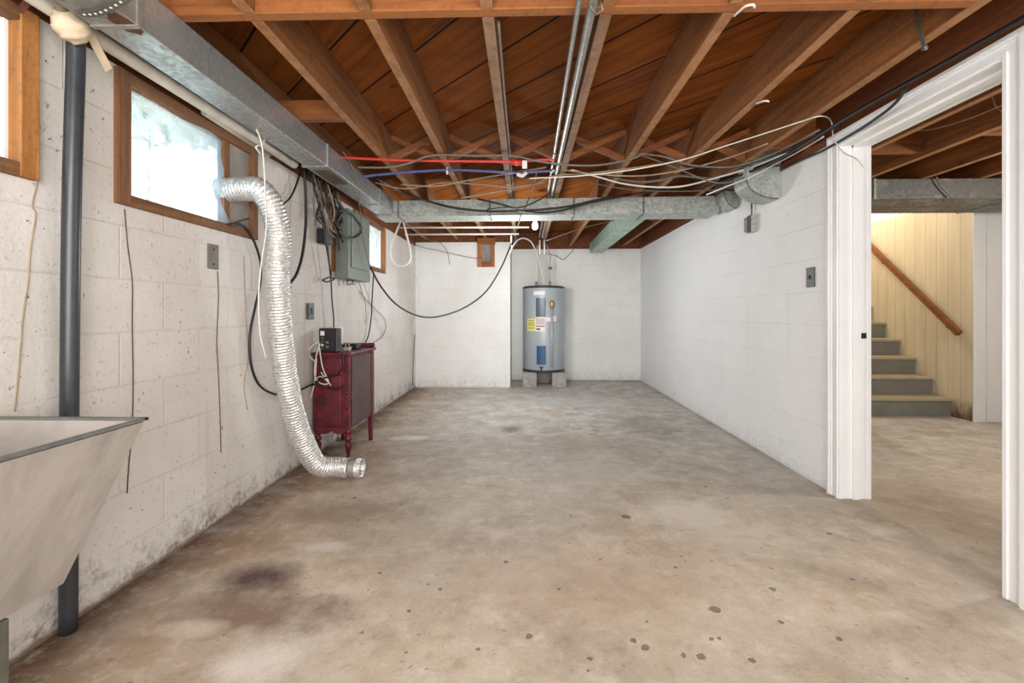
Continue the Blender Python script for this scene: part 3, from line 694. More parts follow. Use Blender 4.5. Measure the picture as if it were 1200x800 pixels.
cable('grey_cable', 'thin grey cord running down the long duct and over the window beside the panel', onX(-1.11, (402, 178), (410, 190), (416, 206)) + onX(-1.30, (422, 245), (424, 270), (428, 292), (434, 312)), .0035, 'cable_grey')
cable('black_cable', 'long black cable sagging from the far window up to the water heater whip', depth((434, 313, 4.0), (446, 335, 4.2), (465, 357, 4.4), (490, 370, 4.6), (515, 370.5, 4.8), (545, 360, 5.0), (570, 341, 5.2), (588, 312, 5.3), (600, 284, 5.4), (607, 277, 5.4)), .0085, 'cable_black')
cable('flexible_conduit', 'pale flexible conduit arching from the ceiling down to the heater top', depth((596, 300, 5.6), (603, 285, 5.6), (612, 279, 5.7), (622, 283, 5.9), (629, 297, 6.1), (635, 318, 6.25), (638, 336, 6.3)), .010, 'cable_white')
cable('black_cable', 'thin black cord dropping from the far window to the router', onX(-1.43, (438, 318), (437, 335), (436, 352), (435, 372), (432, 392), (428, 402)), .006, 'cable_black')
cable('thin_cable', 'thin dark wire dangling from a nail below the breaker panel', onX(-1.44, (421, 331), (424, 342), (428, 355), (429, 372), (428, 380)), .003, 'cable_grey')
cable('thin_cable', 'thin wire slanting across the wall above the router', onX(-1.44, (421, 341), (430, 352), (440, 362), (450, 373), (452, 385), (446, 396), (436, 402)), .003, 'cable_brown')
cable('white_loop', 'white cable loop hanging from the end of the white rod', depth((470, 258, 4.6), (464, 273, 4.6), (458.5, 290, 4.6), (460, 304, 4.6), (468, 311.5, 4.6), (478, 309, 4.6), (481.5, 299, 4.6), (478, 281, 4.6), (472, 258, 4.6)), .010, 'cable_white')
cable('white_cable', 'thin white cord hanging down the far left corner of the room', depth((481, 298, 5.2), (484, 312, 5.4), (489, 330, 5.7), (491.5, 350, 5.8), (487, 372, 5.8), (484, 392, 5.8)), .005, 'cable_white')
cable('dark_cable', 'dark cord running down the far left corner to the floor', onX(-1.44, (486, 392), (484.5, 420), (483.5, 452)), .006, 'cable_grey')
cable('thin_cable', 'thin wire sagging along the top of the back wall to the wooden frame', depth((470, 276, 5.6), (490, 288, 5.8), (520, 295, 5.9), (552, 302, 5.95), (566, 302, 5.95)), .004, 'cable_grey')
cable('thin_cable', 'thin wire with a small plug dangling on the back wall', depth((480, 272, 5.9), (500, 280, 5.9), (515, 284, 5.9), (524, 295, 5.9), (527, 310, 5.9)), .004, 'cable_grey')
# across the joists
z_ = 'cables slung under the joists'
cable('grey_cable', 'dusty grey cable stapled under the joists just above the red tubing', onY(2.78, (420, 196), (455, 196), (480, 191), (507, 182), (560, 182.5), (600, 182.5), (632, 189), (670, 193.5), (705, 193), (740, 186), (752, 180)), .0065, 'cable_grey', z_)
cable('grey_cable', 'grey cable dropping from the red tubing tag towards the right duct boot', onY(2.85, (752, 180), (780, 184), (808, 193), (850, 196), (880, 190), (915, 176), (960, 152)), .006, 'cable_grey', z_)
cable('tan_cable', 'tan cable rising behind the blue tubing from the left', onY(3.3, (470, 216), (510, 218), (550, 211), (590, 204), (640, 196)), .006, 'cable_tan', z_)
cable('tan_cable', 'tan cable slanting up towards the conduits above the cross duct', onY(3.5, (540, 232), (580, 225), (620, 217), (650, 206), (690, 203), (740, 197), (800, 188)), .006, 'cable_tan', z_)
cable('tan_cable', 'pale cable sagging below the joists right of the conduits', onY(3.2, (670, 199), (700, 207), (730, 215), (765, 219), (800, 218), (840, 208), (880, 196), (930, 176)), .0065, 'cable_white', z_)
cable('grey_cable', 'thick grey flexible cable between the fifth and seventh joists', onY(3.45, (720, 209), (750, 213), (772, 211), (795, 206), (820, 208), (845, 210), (880, 205)), .010, 'cable_grey', z_)
cable('white_cable', 'thin white cord stretched to the door frame and hanging beside it', onY(2.62, (620, 209), (680, 206), (740, 199), (800, 187), (850, 171), (900, 155), (940, 142)) + [PZ(962, 136, 1.963), PX(974, 142, 1.655), PX(977, 162, 1.66), PX(988, 178, 1.66), PX(1003, 186, 1.66), PX(1013, 197, 1.66)], .0035, 'cable_white')
cable('white_cable', 'pale cord running beside the nearer duct boot over the cross duct', onY(3.05, (828, 228), (855, 217), (880, 207), (905, 194), (935, 178), (965, 160)), .005, 'cable_white', z_)
cable('grey_cable', 'thin dusty cable crossing above the branch duct towards the duct boots', onY(3.55, (690, 214), (740, 222), (790, 224), (840, 222), (880, 214), (900, 208)), .005, 'cable_grey', z_)
cable('grey_cable', 'thin grey cable fanning from the staple on the seventh joist to the wall', onY(3.0, (752, 182), (775, 190), (800, 200), (830, 212), (850, 214), (872, 208)), .005, 'cable_grey', z_)
cable('dark_cable', 'dark cable running with the grey ones into the gap above the nearer duct boot', onY(2.9, (800, 194), (840, 197), (870, 194), (900, 184), (930, 172), (960, 158), (985, 146)), .007, 'cable_black', z_)
cable('tan_cable', 'thin tan cable hanging slack between the third and fifth joists', onY(3.35, (440, 214), (475, 221), (520, 214), (560, 216), (600, 219), (640, 213)), .005, 'cable_tan', z_)
cable('white_cable', 'pale cable from the conduits rising across three joists to the right', onY(2.95, (660, 199), (700, 204), (750, 206), (800, 199), (850, 186), (900, 168)), .005, 'cable_tan', z_)
cable('dark_cable', 'old dark cable stapled to the side of the fourth joist', [(-.09, 1.55, 1.99), (-.092, 2.2, 1.985), (-.092, 3.0, 1.99), (-.092, 3.8, 1.99)], .006, 'cable_grey')
for i, (nm, q) in enumerate((('leftmost, beside the drain pipe', ((46, 185), (44, 212), (38, 240), (42, 252), (36, 290), (33, 330), (27, 370), (23, 420), (17, 482))), ('below the near corner of the middle window', ((146, 245), (150, 290), (155, 330), (155, 380), (156, 440), (155, 500), (151, 545), (149, 578))),
                             ('below the grey wall plate', ((255, 318), (256, 350), (254, 400), (256, 440), (258, 490), (259, 530))), ('left of the hose, near its middle', ((286, 300), (287, 340), (289, 380), (291, 420), (286, 450), (290, 480))))):
    cable('mud_trail', 'thin brown mud trail on the left wall, '+nm, onX(XL+.002, *q), .0019, 'cable_tan' if i in (0, 3) else 'cable_brown', None, 6, 'mud trail')
for i, (dx, dz, w) in enumerate(((0, 0, 'lower'), (.03, .02, 'upper'))):
    cable('black_cable', 'black cable running along the top of the right wall towards the door, %s of two' % w, [(1.60+dx, -.6, 1.962+dz*.5), (1.61+dx, 1.0, 1.955+dz), (1.60+dx, 1.6, 1.945+dz), (1.58+dx, 2.2, 1.955+dz), (1.54+dx, 2.9, 1.935+dz), (1.35+dx, 3.4, 1.93+dz)], .009, 'cable_black')
cable('black_cable', 'black cable curving off the ceiling across the head of the door casing', [PX(1062, 103, 1.58), PX(1048, 122, 1.62), PX(1025, 140, 1.64), PX(1000, 156, 1.66), PX(965, 176, 1.675), PX(940, 187, 1.68), PX(915, 199, 1.68)], .007, 'cable_black')
cable('black_cable', 'heavy black cable sagging in front of the cross duct, lower of two', onY(3.70, (440, 208), (470, 224), (500, 235), (530, 243), (565, 247), (600, 247.5), (640, 245), (670, 241), (710, 232), (760, 225), (800, 218), (860, 207)), .010, 'cable_black', 'black cables in front of the cross duct')
cable('black_cable', 'black cable crossing in front of the cross duct and dipping beside the conduits', onY(3.66, (560, 233), (590, 240), (612, 247), (635, 249), (660, 246), (690, 238), (740, 228)), .008, 'cable_black', 'black cables in front of the cross duct')
cable('black_cable', 'thin black cable arching up from the cross duct front to the conduit', onY(3.62, (570, 246), (590, 243), (610, 243), (630, 235), (645, 226)), .006, 'cable_black', 'black cables in front of the cross duct')
cable('dark_cable', 'thin dark cord hanging steeply in front of the cross duct', depth((630, 196, 3.1), (626, 215, 3.3), (619, 235, 3.6), (611, 252, 3.75), (606, 268, 4.6)), .005, 'cable_grey')
cable('thin_cable', 'thin dark wire hanging between joists right of the door head in the side room', [PX(1160, 103, 2.3), PX(1166, 122, 2.3), PX(1176, 132, 2.3), PX(1186, 140, 2.3)], .004, 'cable_tan')
cable('thin_cable', 'pale wire strung across the side room joists seen through the doorway', [PX(1056, 152, 2.2), PX(1088, 152, 2.35), PX(1130, 141, 2.3), PX(1180, 121, 2.2)], .003, 'cable_tan')
cable('dark_cable', 'dark cord hanging over the side room trunk duct', [PY(1097, 207, 3.36), PY(1104, 219, 3.36), PY(1116, 232, 3.36)], .006, 'cable_grey')
cable('thin_cable', 'thin wire crossing the joists behind the cross duct', onY(4.7, (640, 282), (680, 268), (720, 258)), .004, 'cable_grey')
cable('thin_cable', 'crooked thin wire on the far wall right of the heater pipes', onY(6.70, (640, 297), (652, 300), (660, 304), (668, 297), (674, 290)), .004, 'cable_grey')
# hooks and hanger strap
def hook(px, py, s, label):
    p = PZ(px, py, 1.972)
    cable('ceiling_hook', label, [p+Vector((.0, .03*s, .004)), p+Vector((0, .0, -.004)), p+Vector((.004*s, -.03*s, -.010)), p+Vector((.018*s, -.045*s, -.016)), p+Vector((.03*s, -.03*s, -.014))], .004, 'cable_white', 'small steel hooks under the joists', cat='hook')
hook(866, 12, 1.1, 'bent steel hook at the near end of the sixth joist')
hook(890, 119, .9, 'small steel hook midway along the seventh joist')
p, q = PX(1070, 2, 1.40), PX(1084, 56, 1.412)
t = thing('joist_hanger_strap', 'flat grey metal strap hanging from the rightmost joist', 'strap', q)
d = Vector((0, .007, 0)); e = Vector((.003, 0, 0))
MB().hexa([q-d, q+d, q+d-e, q-d-e, p-d, p+d, p+d-e, p-d-e]).build('strap', M['zinc'], t)
MB().tube([q+Vector((-.008, 0, 0)), q+Vector((.004, 0, 0))], .009, 10).build('bolt', M['zinc'], t)

# ------------------------------------------------------------------ light bulb
p = PY(627, 263, 4.45)
t = thing('light_bulb', 'bare white light bulb in a holder just behind the cross duct', 'light bulb', (p.x, p.y, JB))
MB().lathe([(.03, 0), (.034, .01), (.034, .035), (.045, .037), (.045, .045)], (p.x, p.y, JB-.044+.0), 18).build('lamp_holder', M['plastic_white'], t)
MB().lathe([(.004, -.052), (.018, -.047), (.028, -.034), (.031, -.018), (.029, -.002), (.022, .018), (.015, .035), (.014, .062)], (p.x, p.y, p.z), 20).build('glass_bulb', M['bulb'], t)

# ------------------------------------------------------------------ water heater
hx, hy, hr = .262, 6.36, .288
t = thing('water_heater', 'grey cylindrical electric water heater standing on cinder blocks in the far niche', 'water heater', (hx, hy, .197))
MB().lathe([(hr-.004, .215), (hr, .225), (hr, 1.335), (hr-.004, 1.345)], (hx, hy, 0), 56).build('tank', M['heater'], t)
tag(MB().lathe([(hr-.02, .197), (hr+.004, .20), (hr+.004, .226), (hr-.001, .23)], (hx, hy, 0), 56).build('base_band', M['heater_dark'], t), 'dark band round the foot')
tag(MB().lathe([(hr-.001, 1.328), (hr+.004, 1.332), (hr+.004, 1.352), (hr-.02, 1.362), (.02, 1.366)], (hx, hy, 0), 56).build('top_rim', M['heater_dark'], t), 'dark top rim')
def patch(x0, x1, z0, z1, off, m, name, lab=None, parent=None, bev=0):    # curved plate on the tank between two image columns
    b_ = MB(); n = 8; rr = hr+off; fr = []; bk = []
    c = Vector((hx, hy))
    def ang(X):
        a0 = math.asin(max(-1, min(1, (X-hx)/rr))); return a0
    a0, a1 = ang(x0), ang(x1)
    pr = [(hx+rr*math.sin(a0+(a1-a0)*i/n), hy-rr*math.cos(a0+(a1-a0)*i/n), z0) for i in range(n+1)]
    pr += [(hx+(hr-.003)*math.sin(a1-(a1-a0)*i/n), hy-(hr-.003)*math.cos(a1-(a1-a0)*i/n), z0) for i in range(n+1)]
    b_.prism(pr, (0, 0, z1-z0))
    o = b_.build(name, M[m], parent or t)
    if lab: o['label'] = lab
    return o
def hp(px, py):     # image point on the front of the tank
    q = PY(px, py, hy-hr+.01); return q.x, q.z
def hpatch(xa, xb, ya, yb_, off, m, name, lab=None, parent=None):
    x0, z1 = hp(xa, ya); x1, z0 = hp(xb, yb_); return patch(x0, x1, z0, z1, off, m, name, lab, parent)
up_ = hpatch(628, 639.5, 349, 371, .012, 'heater_panel', 'access_panel', 'slate grey upper access panel')
lo_ = hpatch(628.8, 639.5, 405, 427, .012, 'heater_blue', 'access_panel', 'blue lower access panel')
hpatch(625.5, 638.5, 341, 345.5, .002, 'paper_white', 'badge', 'small white badge below the rim')
yl = hpatch(618, 627, 373, 388, .003, 'paper_yellow', 'energy_label', 'yellow energy label')
for yy in (375.5, 378, 380.5, 384): hpatch(619.2, 625.8, yy, yy+.7, .0045, 'print', 'label_print', None, yl)
wl_ = hpatch(627.2, 639, 371.5, 388, .003, 'paper_white', 'warning_label', 'white warning label with pink print')
hpatch(628, 638.4, 372.5, 380.5, .0045, 'paper_pink', 'label_print', None, wl_)
hpatch(628, 638.4, 381.6, 382.8, .0045, 'print', 'label_print', None, wl_)
hpatch(628.5, 633, 384.5, 386.5, .0045, 'red_valve', 'label_print', None, wl_)
hpatch(639.6, 645.5, 371.5, 376.5, .003, 'paper_white', 'small_label'); hpatch(647.8, 652, 370.5, 376.5, .003, 'paper_white', 'small_label')
# relief valve and drain pipe down the right front
x, z = hp(646.7, 357)
ya = hy-math.sqrt(hr*hr-(x-hx)**2)
MB().tube([(x, ya+.02, z+.05), (x, ya-.03, z+.05)], .02, 12).lathe([(.018, -.055), (.026, -.04), (.028, .04), (.018, .06)], (x, ya-.035, z), 14).build('relief_valve', M['brass'], t)
MB().tube([(x, ya-.035, z-.05), (x, ya-.035, .27)], .012, 10).build('discharge_pipe', M['heater'], t)
x, z = hp(634, 434)
MB().tube([(x, hy-hr, .26), (x, hy-hr-.03, .26), (x+.004, hy-hr-.045, .235)], .010, 8).tube([(x-.028, hy-hr-.02, .275), (x+.03, hy-hr-.02, .272)], .006, 6).build('drain_valve', M['plastic_black'], t)
for px in (628.5, 644.5):
    q = PY(px, 336, hy)
    MB().tube([(q.x, hy, 1.36), (q.x, hy, 1.43)], .016, 12).build('nipple', M['conduit'], t)
q = PY(644.5, 336, hy)
t2 = thing('supply_pipe', 'thin supply pipe with a small red valve rising from the heater', 'pipe', (q.x, hy, 1.43))
MB().tube(spline([(q.x, hy, 1.43), (q.x-.005, hy, 1.6), (q.x+.003, hy, 1.8), (q.x-.05, hy, 1.95)]), .008, 10).build('pipe', M['conduit'], t2)
MB().box((q.x-.022, hy-.03, 1.60), (q.x+.028, hy+.01, 1.635), .004).build('valve', M['red_valve'], t2)
q = PY(628.5, 336, hy)
tag(MB().tube(spline([(q.x, hy, 1.43), (q.x, hy, 1.6), (q.x, hy, 1.8), (q.x+.02, hy, 1.94)]), .007, 10).build('supply_pipe', M['plastic_white']), 'white supply pipe rising from the left fitting of the heater', 'pipe')
for w, x0, x1, y0, y1 in (('front left', -.028, .158, 6.06, 6.40), ('front right', .365, .552, 6.06, 6.40), ('rear middle', .17, .35, 6.46, 6.66)):
    tag(MB().box((x0, y0, 0), (x1, y1, .196), .006).build('cinder_block', M['cinder']), 'grey cinder block under the water heater, %s' % w, 'cinder block', 'cinder blocks under the heater')

# small wooden frame on the back wall
a, c_ = PY(560, 279.5, 6.0), PY(579.5, 312.5, 6.0)
t = thing('wooden_frame', 'small brown wooden frame around a grey pane on the back wall', 'frame', ((a.x+c_.x)/2, 6.03, c_.z))
w = .05
MB().box((a.x, 5.985, c_.z), (a.x+w, 6.039, a.z)).build('stile', M['orange_v'], t)
MB().box((c_.x-w, 5.985, c_.z), (c_.x, 6.039, a.z)).build('stile', M['orange_v'], t)
MB().box((a.x-.005, 5.98, a.z-.075), (c_.x+.008, 6.039, a.z+.005)).build('rail', M['beam'], t)
MB().box((a.x+w, 5.99, c_.z), (c_.x-w, 6.039, c_.z+.065)).build('rail', M['beam'], t)
MB().box((a.x+w, 6.02, c_.z+.065), (c_.x-w, 6.035, a.z-.075)).build('pane', M['board_grey'], t)

# ------------------------------------------------------------------ breaker panel
xf = -1.352; ya, yb_ = 3.45, 3.93; za, zb = 1.262, 1.80
t = thing('breaker_panel', 'grey green steel breaker panel mounted high on the left wall', 'electrical panel', (XL, ya, za))
MB().box((XL+.001, ya, za), (xf, yb_, zb), .003).build('cabinet', M['panel_grey'], t)
dr = MB().box((xf, ya+.05, za+.09), (xf+.010, yb_-.03, zb-.03), .003).build('door', M['panel_grey'], t)
MB().box((xf+.010, ya+.055, za+.10), (xf+.014, ya+.063, zb-.04)).build('hinge', M['conduit'], dr)
MB().tube([(-1.40, ya+.13, za), (-1.40, ya+.13, za-.045)], .018, 12).build('connector', M['conduit'], t)
MB().tube([(-1.40, ya+.22, za), (-1.40, ya+.22, za-.035)], .015, 12).build('connector', M['conduit'], t)
MB().box((XL+.001, ya-.06, za+.05), (XL+.012, ya-.001, zb+.06)).build('backing_board', M['frame_v'], t)
rt = random.Random(11)
for i in range(12):
    x0 = 368+rt.uniform(0, 30); pts = [(x0, 196+(x0-368)*.9)]
    x, y = x0, pts[0][1]
    for k_ in range(4):
        x += rt.uniform(-9, 12); x = max(368, min(405, x)); y += rt.uniform(10, 22); pts.append((x, y))
    cable('tangled_cable', 'one of the tangled dark cables above the breaker panel', onX(-1.41+.02*rt.random(), *pts), rt.uniform(.004, .008), rt.choice(['cable_black', 'cable_black', 'cable_brown', 'cable_grey']), 'tangle of cables above the breaker panel')
# adapter brick and its coiled lead
p0 = PX(379, 267, -1.40); p1 = PX(388.5, 288, -1.40)
t = thing('power_adapter', 'black power adapter hanging on the wall left of the breaker panel', 'power adapter', (XL, p0.y, p1.z))
MB().box((XL+.012, p0.y, p1.z), (-1.38, p1.y-.02, p0.z), .006).build('body', M['plastic_black'], t)
MB().tube(spline(onX(-1.41, (384, 288), (386, 310), (388, 330), (389, 350), (391, 372), (391, 384))), .005, 6).build('lead', M['cable_black'], t)
co = PX(385, 328, -1.40); pts = []
for i in range(46):
    a = 2*PI*i/15; pts.append(co+Vector((.015*math.cos(a*1.02), .065*math.cos(a), .012*math.sin(a)+.01*math.cos(a)+.0015*(i % 5))))
tag(MB().tube(pts, .005, 6).build('coiled_lead', M['cable_black'], t), 'tied coil of black lead')

# outlet plates and boxes
def plate(name, label, X, px0, px1, py0, py1, m, s, cat, th=.012):
    a = PX(px0, py0, X); b_ = PX(px1, py1, X); zt = 1-((py0-366)/F)*((a-cam.location).length*0+ (a.y*ct-a.x*st)); zl = b_.z
    t = thing(name, label, cat, (X, (a.y+b_.y)/2, zl))
    y0, y1 = sorted((a.y, b_.y)); z0, z1 = sorted((a.z, b_.z))
    MB().box((X, y0, z0), (X+s*th, y1, z1), .002).build('plate', M[m], t)
    return t, y0, y1, z0, z1
t, y0, y1, z0, z1 = plate('switch_plate', 'dark grey switch plate on the right wall near the doorway', XR-.001, 947, 955.5, 314, 336, 'plastic_dark_green', -1, 'switch')
MB().box((XR-.022, (y0+y1)/2-.006, (z0+z1)/2-.01), (XR-.012, (y0+y1)/2+.006, (z0+z1)/2+.012)).build('toggle', M['plastic_black'], t)
t, y0, y1, z0, z1 = plate('outlet_plate', 'dark rectangular outlet plate on the left wall above the cabinet', XL+.001, 359, 365, 355, 374, 'plastic_dark_green', 1, 'outlet', .02)
MB().box((XL+.02, (y0+y1)/2-.012, (z0+z1)/2-.02), (XL+.026, (y0+y1)/2+.012, (z0+z1)/2+.025)).build('socket', M['plastic_black'], t)
t, y0, y1, z0, z1 = plate('wall_plate', 'worn grey metal plate on the left wall below the middle window', XL+.001, 243, 255, 285, 316, 'zinc', 1, 'wall plate', .006)
for dz in (.2, .8): MB().tube([(XL+.006, (y0+y1)/2, z0+(z1-z0)*dz), (XL+.010, (y0+y1)/2, z0+(z1-z0)*dz)], .005, 8).build('screw', M['rust'], t)
p = PX(884, 263, XR)
t = thing('outlet_box', 'metal outlet box with a thin conduit below the nearer duct boot', 'outlet box', (XR, p.y, p.z-.06))
MB().box((XR-.045, p.y-.045, p.z-.06), (XR-.001, p.y+.045, p.z+.06), .003).build('box', M['galv'], t)
MB().box((XR-.052, p.y-.05, p.z-.062), (XR-.046, p.y-.0, p.z+.062), .001).build('cover', M['plastic_dark_green'], t)
MB().box((XR-.052, p.y+.006, p.z-.05), (XR-.046, p.y+.05, p.z+.055), .001).build('socket', M['galv_dull'], t)
MB().tube([(XR-.02, p.y, p.z+.06), (XR-.02, p.y, p.z+.17)], .006, 8).build('conduit', M['zinc'], t)

# ------------------------------------------------------------------ maroon cabinet
cx0, cx1, cy0, cy1 = XL+.012, -1.195, 3.07, 3.56
zb, zt = .195, .705
t = thing('cabinet', 'maroon painted wooden cabinet on turned legs against the left wall', 'cabinet', ((cx0+cx1)/2, (cy0+cy1)/2, 0))
MB().box((cx0, cy0+.012, zb), (cx1-.006, cy1, zt), .003).build('body', M['maroon'], t)
tag(MB().box((cx1-.006, cy0+.05, zb+.02), (cx1, cy1-.035, zt-.02), .001).build('side_panel', M['maroon_dark'], t), 'dull dark side panel')
tp = MB().box((cx0-.004, cy0-.022, zt), (cx1+.02, cy1+.012, zt+.022), .006).build('top', M['maroon'], t)
MB().box((cx0, cy1-.012, zt+.022), (cx1+.012, cy1+.008, zt+.055), .008).build('back_rail', M['maroon'], t)
for i, (z0, z1) in enumerate(((zt-.125, zt-.018), (zt-.215, zt-.135), (zb+.03, zt-.225))):
    d = MB().box((cx0+.028, cy0-.002, z0), (cx1-.055, cy0+.014, z1), .004).build('drawer', M['maroon'], t)
    MB().tube([((cx0+cx1)/2-.02, cy0-.002, (z0+z1)/2), ((cx0+cx1)/2-.02, cy0-.018, (z0+z1)/2)], [.006, .010], 12).build('knob', M['maroon_dark'], d)
ap = MB()
n = 12; pr = [(cx0+.02, cy0, zb+.02)]+[(cx0+.02+(cx1-.04-cx0)*i/n, cy0, zb-.004-.022*abs(math.sin(PI*i/n*2))**.6*(1 if i else 1)) for i in range(n+1)]+[(cx1-.02, cy0, zb+.02)]
ap.prism(pr, (0, .014, 0)); ap.build('apron', M['maroon'], t)
for x in (cx0+.012, cx1-.026):          # corner columns with beading
    MB().box((x-.010, cy0-.002, zb), (x+.026, cy0+.02, zt), .004).build('stile', M['maroon'], t)
mb = MB()
for i in range(15): mb.lathe([(.002, -.013), (.009, -.008), (.012, 0), (.009, .008), (.002, .013)], (cx1-.018, cy0-.004, zb+.03+i*.033), 10)
mb.build('beading', M['maroon'], t)
tag(MB().box((cx1-.008, cy1-.05, zb), (cx1+.006, cy1, zt), .003).build('rear_stile', M['maroon'], t), None)
for x in (cx0+.022, cx1-.02):
    MB().lathe([(.007, 0), (.012, .008), (.010, .02), (.014, .035), (.020, .07), (.024, .095), (.014, .115), (.024, .125), (.024, .14), (.013, .15), (.022, .165), (.026, .185), (.024, .197)], (x, cy0+.03, 0), 18).build('leg', M['maroon'], t)
for x in (cx0+.02, cx1-.016):
    MB().hexa([(x-.010, cy1-.035, 0), (x+.014, cy1-.035, 0), (x+.014, cy1-.012, 0), (x-.010, cy1-.012, 0), (x-.018, cy1-.05, .26), (x+.018, cy1-.05, .26), (x+.018, cy1-.004, .26), (x-.018, cy1-.004, .26)]).build('leg', M['maroon'], t)
ct_ = zt+.022
# things on the cabinet
xa = -1.395
t = thing('router', 'black upright router with white port labels on the maroon cabinet', 'router', (xa, 3.12, ct_))
MB().box((-1.415, 3.085, ct_), (-1.285, 3.155, ct_+.165), .006).build('body', M['plastic_black'], t)
MB().box((-1.402, 3.082, ct_+.115), (-1.375, 3.086, ct_+.145)).build('label', M['paper_white'], t)
for i in range(4): MB().box((-1.398+.0*i, 3.083, ct_+.018+i*.024), (-1.38, 3.086, ct_+.032+i*.024)).build('port', M['paper_yellow' if i == 1 else 'zinc'], t)
for i in range(2): MB().box((-1.365, 3.083, ct_+.03+i*.03), (-1.345, 3.086, ct_+.045+i*.03)).build('port', M['panel_grey'], t)
t = thing('white_wall_box', 'white plastic box on the left wall just behind the cabinet top', 'wall box', (XL, 3.37, ct_+.03))
MB().box((XL+.001, 3.29, ct_+.02), (XL+.05, 3.50, ct_+.165), .004).build('housing', M['plastic_white'], t)
MB().box((XL+.05, 3.30, ct_+.03), (XL+.054, 3.49, ct_+.155), .001).build('lid', M['plastic_white'], t)
t = thing('power_brick', 'small black power brick lying on the rear of the cabinet', 'power adapter', (-1.30, 3.36, ct_))
MB().box((-1.345, 3.33, ct_), (-1.235, 3.41, ct_+.042), .008).build('body', M['plastic_black'], t)
MB().tube(spline([(-1.345, 3.36, ct_+.02), (-1.37, 3.30, ct_+.06), (-1.36, 3.22, ct_+.09), (-1.31, 3.16, ct_+.12)]), .004, 6).build('lead', M['cable_black'], t)
t = thing('splitter', 'small grey cable splitter between the router and the power brick', 'splitter', (-1.30, 3.2, ct_))
MB().box((-1.285, 3.175, ct_), (-1.235, 3.215, ct_+.03), .004).build('body', M['conduit'], t)
for dx in (-.012, .012): MB().tube([(-1.26+dx, 3.195, ct_+.03), (-1.26+dx, 3.195, ct_+.055)], .006, 8).build('terminal', M['brass'], t)
yv = 3.045
cable('white_cable', 'white cord hanging from the router in a narrow loop over the cabinet front', onY(yv, (375, 402), (370, 420), (369, 440), (376, 449), (385, 448), (378, 430), (374, 405)), .0045, 'cable_white')
cable('white_cable', 'white cord trailing from the router to the left edge of the cabinet', onY(yv, (374, 400), (366, 405), (362, 415), (357, 425))[:3]+[Vector((-1.42, 3.05, .66))], .0045, 'cable_white')
cable('white_cable', 'white cord looping low over the cabinet drawers', onY(yv-.01, (371, 420), (369, 445), (366, 459), (364, 466)), .0045, 'cable_white')
cable('white_cable', 'thin white cord curling to the right over the cabinet front', onY(yv-.005, (371, 443), (376, 441), (383, 446), (388, 452), (384, 446), (376, 436)), .004, 'cable_white')
cable('black_cable', 'black cord bunched across the upper cabinet front', onY(yv-.012, (366, 452), (372, 447), (380, 443), (392, 440), (400, 432), (403, 418), (402, 412)), .006, 'cable_black')
cable('black_cable', 'second black cord drooping across the cabinet drawers', onY(yv-.015, (368, 447), (376, 452), (388, 456), (398, 455), (404, 450)), .004, 'cable_black')

# ------------------------------------------------------------------ flexible vent hose
ctr = [(-1.50, 2.20, 1.602), (-1.44, 2.20, 1.603), (-1.37, 2.195, 1.606), (-1.305, 2.19, 1.602), (-1.262, 2.195, 1.56), (-1.240, 2.22, 1.48), (-1.236, 2.25, 1.38)]
ctr += list(onX(-1.255, (325, 320))) + list(onX(-1.275, (328, 375))) + list(onX(-1.29, (333, 425))) + list(onX(-1.285, (341, 472)))
ctr += [P(352, 508, 2.58), P(371, 533, 2.66)]
ctr = [Vector(c) for c in ctr]
ctr[-1].z = .115
ctr += [Vector((-1.115, 2.70, .072)), Vector((-1.03, 2.705, .067)), Vector((-.975, 2.705, .067))]
path = spline(ctr, 16)
# resample evenly
seg = [0]
for a, b_ in zip(path, path[1:]): seg.append(seg[-1]+(b_-a).length)
tot = seg[-1]; N = 620; even = []; j = 0
for i in range(N+1):
    s = tot*i/N
    while j < len(seg)-2 and seg[j+1] < s: j += 1
    f = (s-seg[j])/max(1e-9, seg[j+1]-seg[j]); even.append(path[j].lerp(path[j+1], f))
t = thing('vent_hose', 'silver flexible foil duct hose bending from the window down to the floor', 'hose', (-1.2, 2.6, 0))
cut = int(N*(1-.075/tot))
mb = MB(); n = 28; pitch = .0165
T = [(even[min(i+1, N)]-even[max(i-1, 0)]).normalized() for i in range(N+1)]
nr = Vector((0, 1, 0)); nr = (nr-T[0]*nr.dot(T[0])).normalized(); prev = None
for i in range(0, cut+1):
    nr = (nr-T[i]*nr.dot(T[i])).normalized(); bi = T[i].cross(nr); ring = []
    for k in range(n):
        a = 2*PI*k/n; ph = (tot*i/N)/pitch - k/n
        w = ph % 1
        r = .0535+.0058*(math.sin(PI*w)**.7)+.0012*math.sin(3*a+i*.11)+random.uniform(-.0009, .0009)
        ring.append(mb.b.verts.new(even[i]+r*(math.cos(a)*nr+math.sin(a)*bi)))
    if prev:
        for k in range(n):
            f = mb.b.faces.new((prev[k], prev[(k+1) % n], ring[(k+1) % n], ring[k])); f.smooth = True
    prev = ring
mb.build('foil_duct', M['foil'], t)
mb = MB(); rr_ = [.0555, .0555, .0565, .0555]
e0, e1 = even[cut-3], even[N]; dn = (e1-e0)
prof = [(.055, 0), (.055, .6), (.0575, .62), (.055, .64), (.0555, 1.0), (.0525, 1.0), (.0525, 0)]
d = dn.normalized(); n1 = Vector((0, 1, 0)); n1 = (n1-d*n1.dot(d)).normalized(); n2 = d.cross(n1); rings = []
for r, s in prof: rings.append([mb.b.verts.new(e0+dn*s+r*(math.cos(2*PI*k/32)*n1+math.sin(2*PI*k/32)*n2)) for k in range(32)])
for i in range(len(rings)):
    A, B = rings[i], rings[(i+1) % len(rings)]
    for k in range(32):
        f = mb.b.faces.new((A[k], A[(k+1) % 32], B[(k+1) % 32], B[k])); f.smooth = True
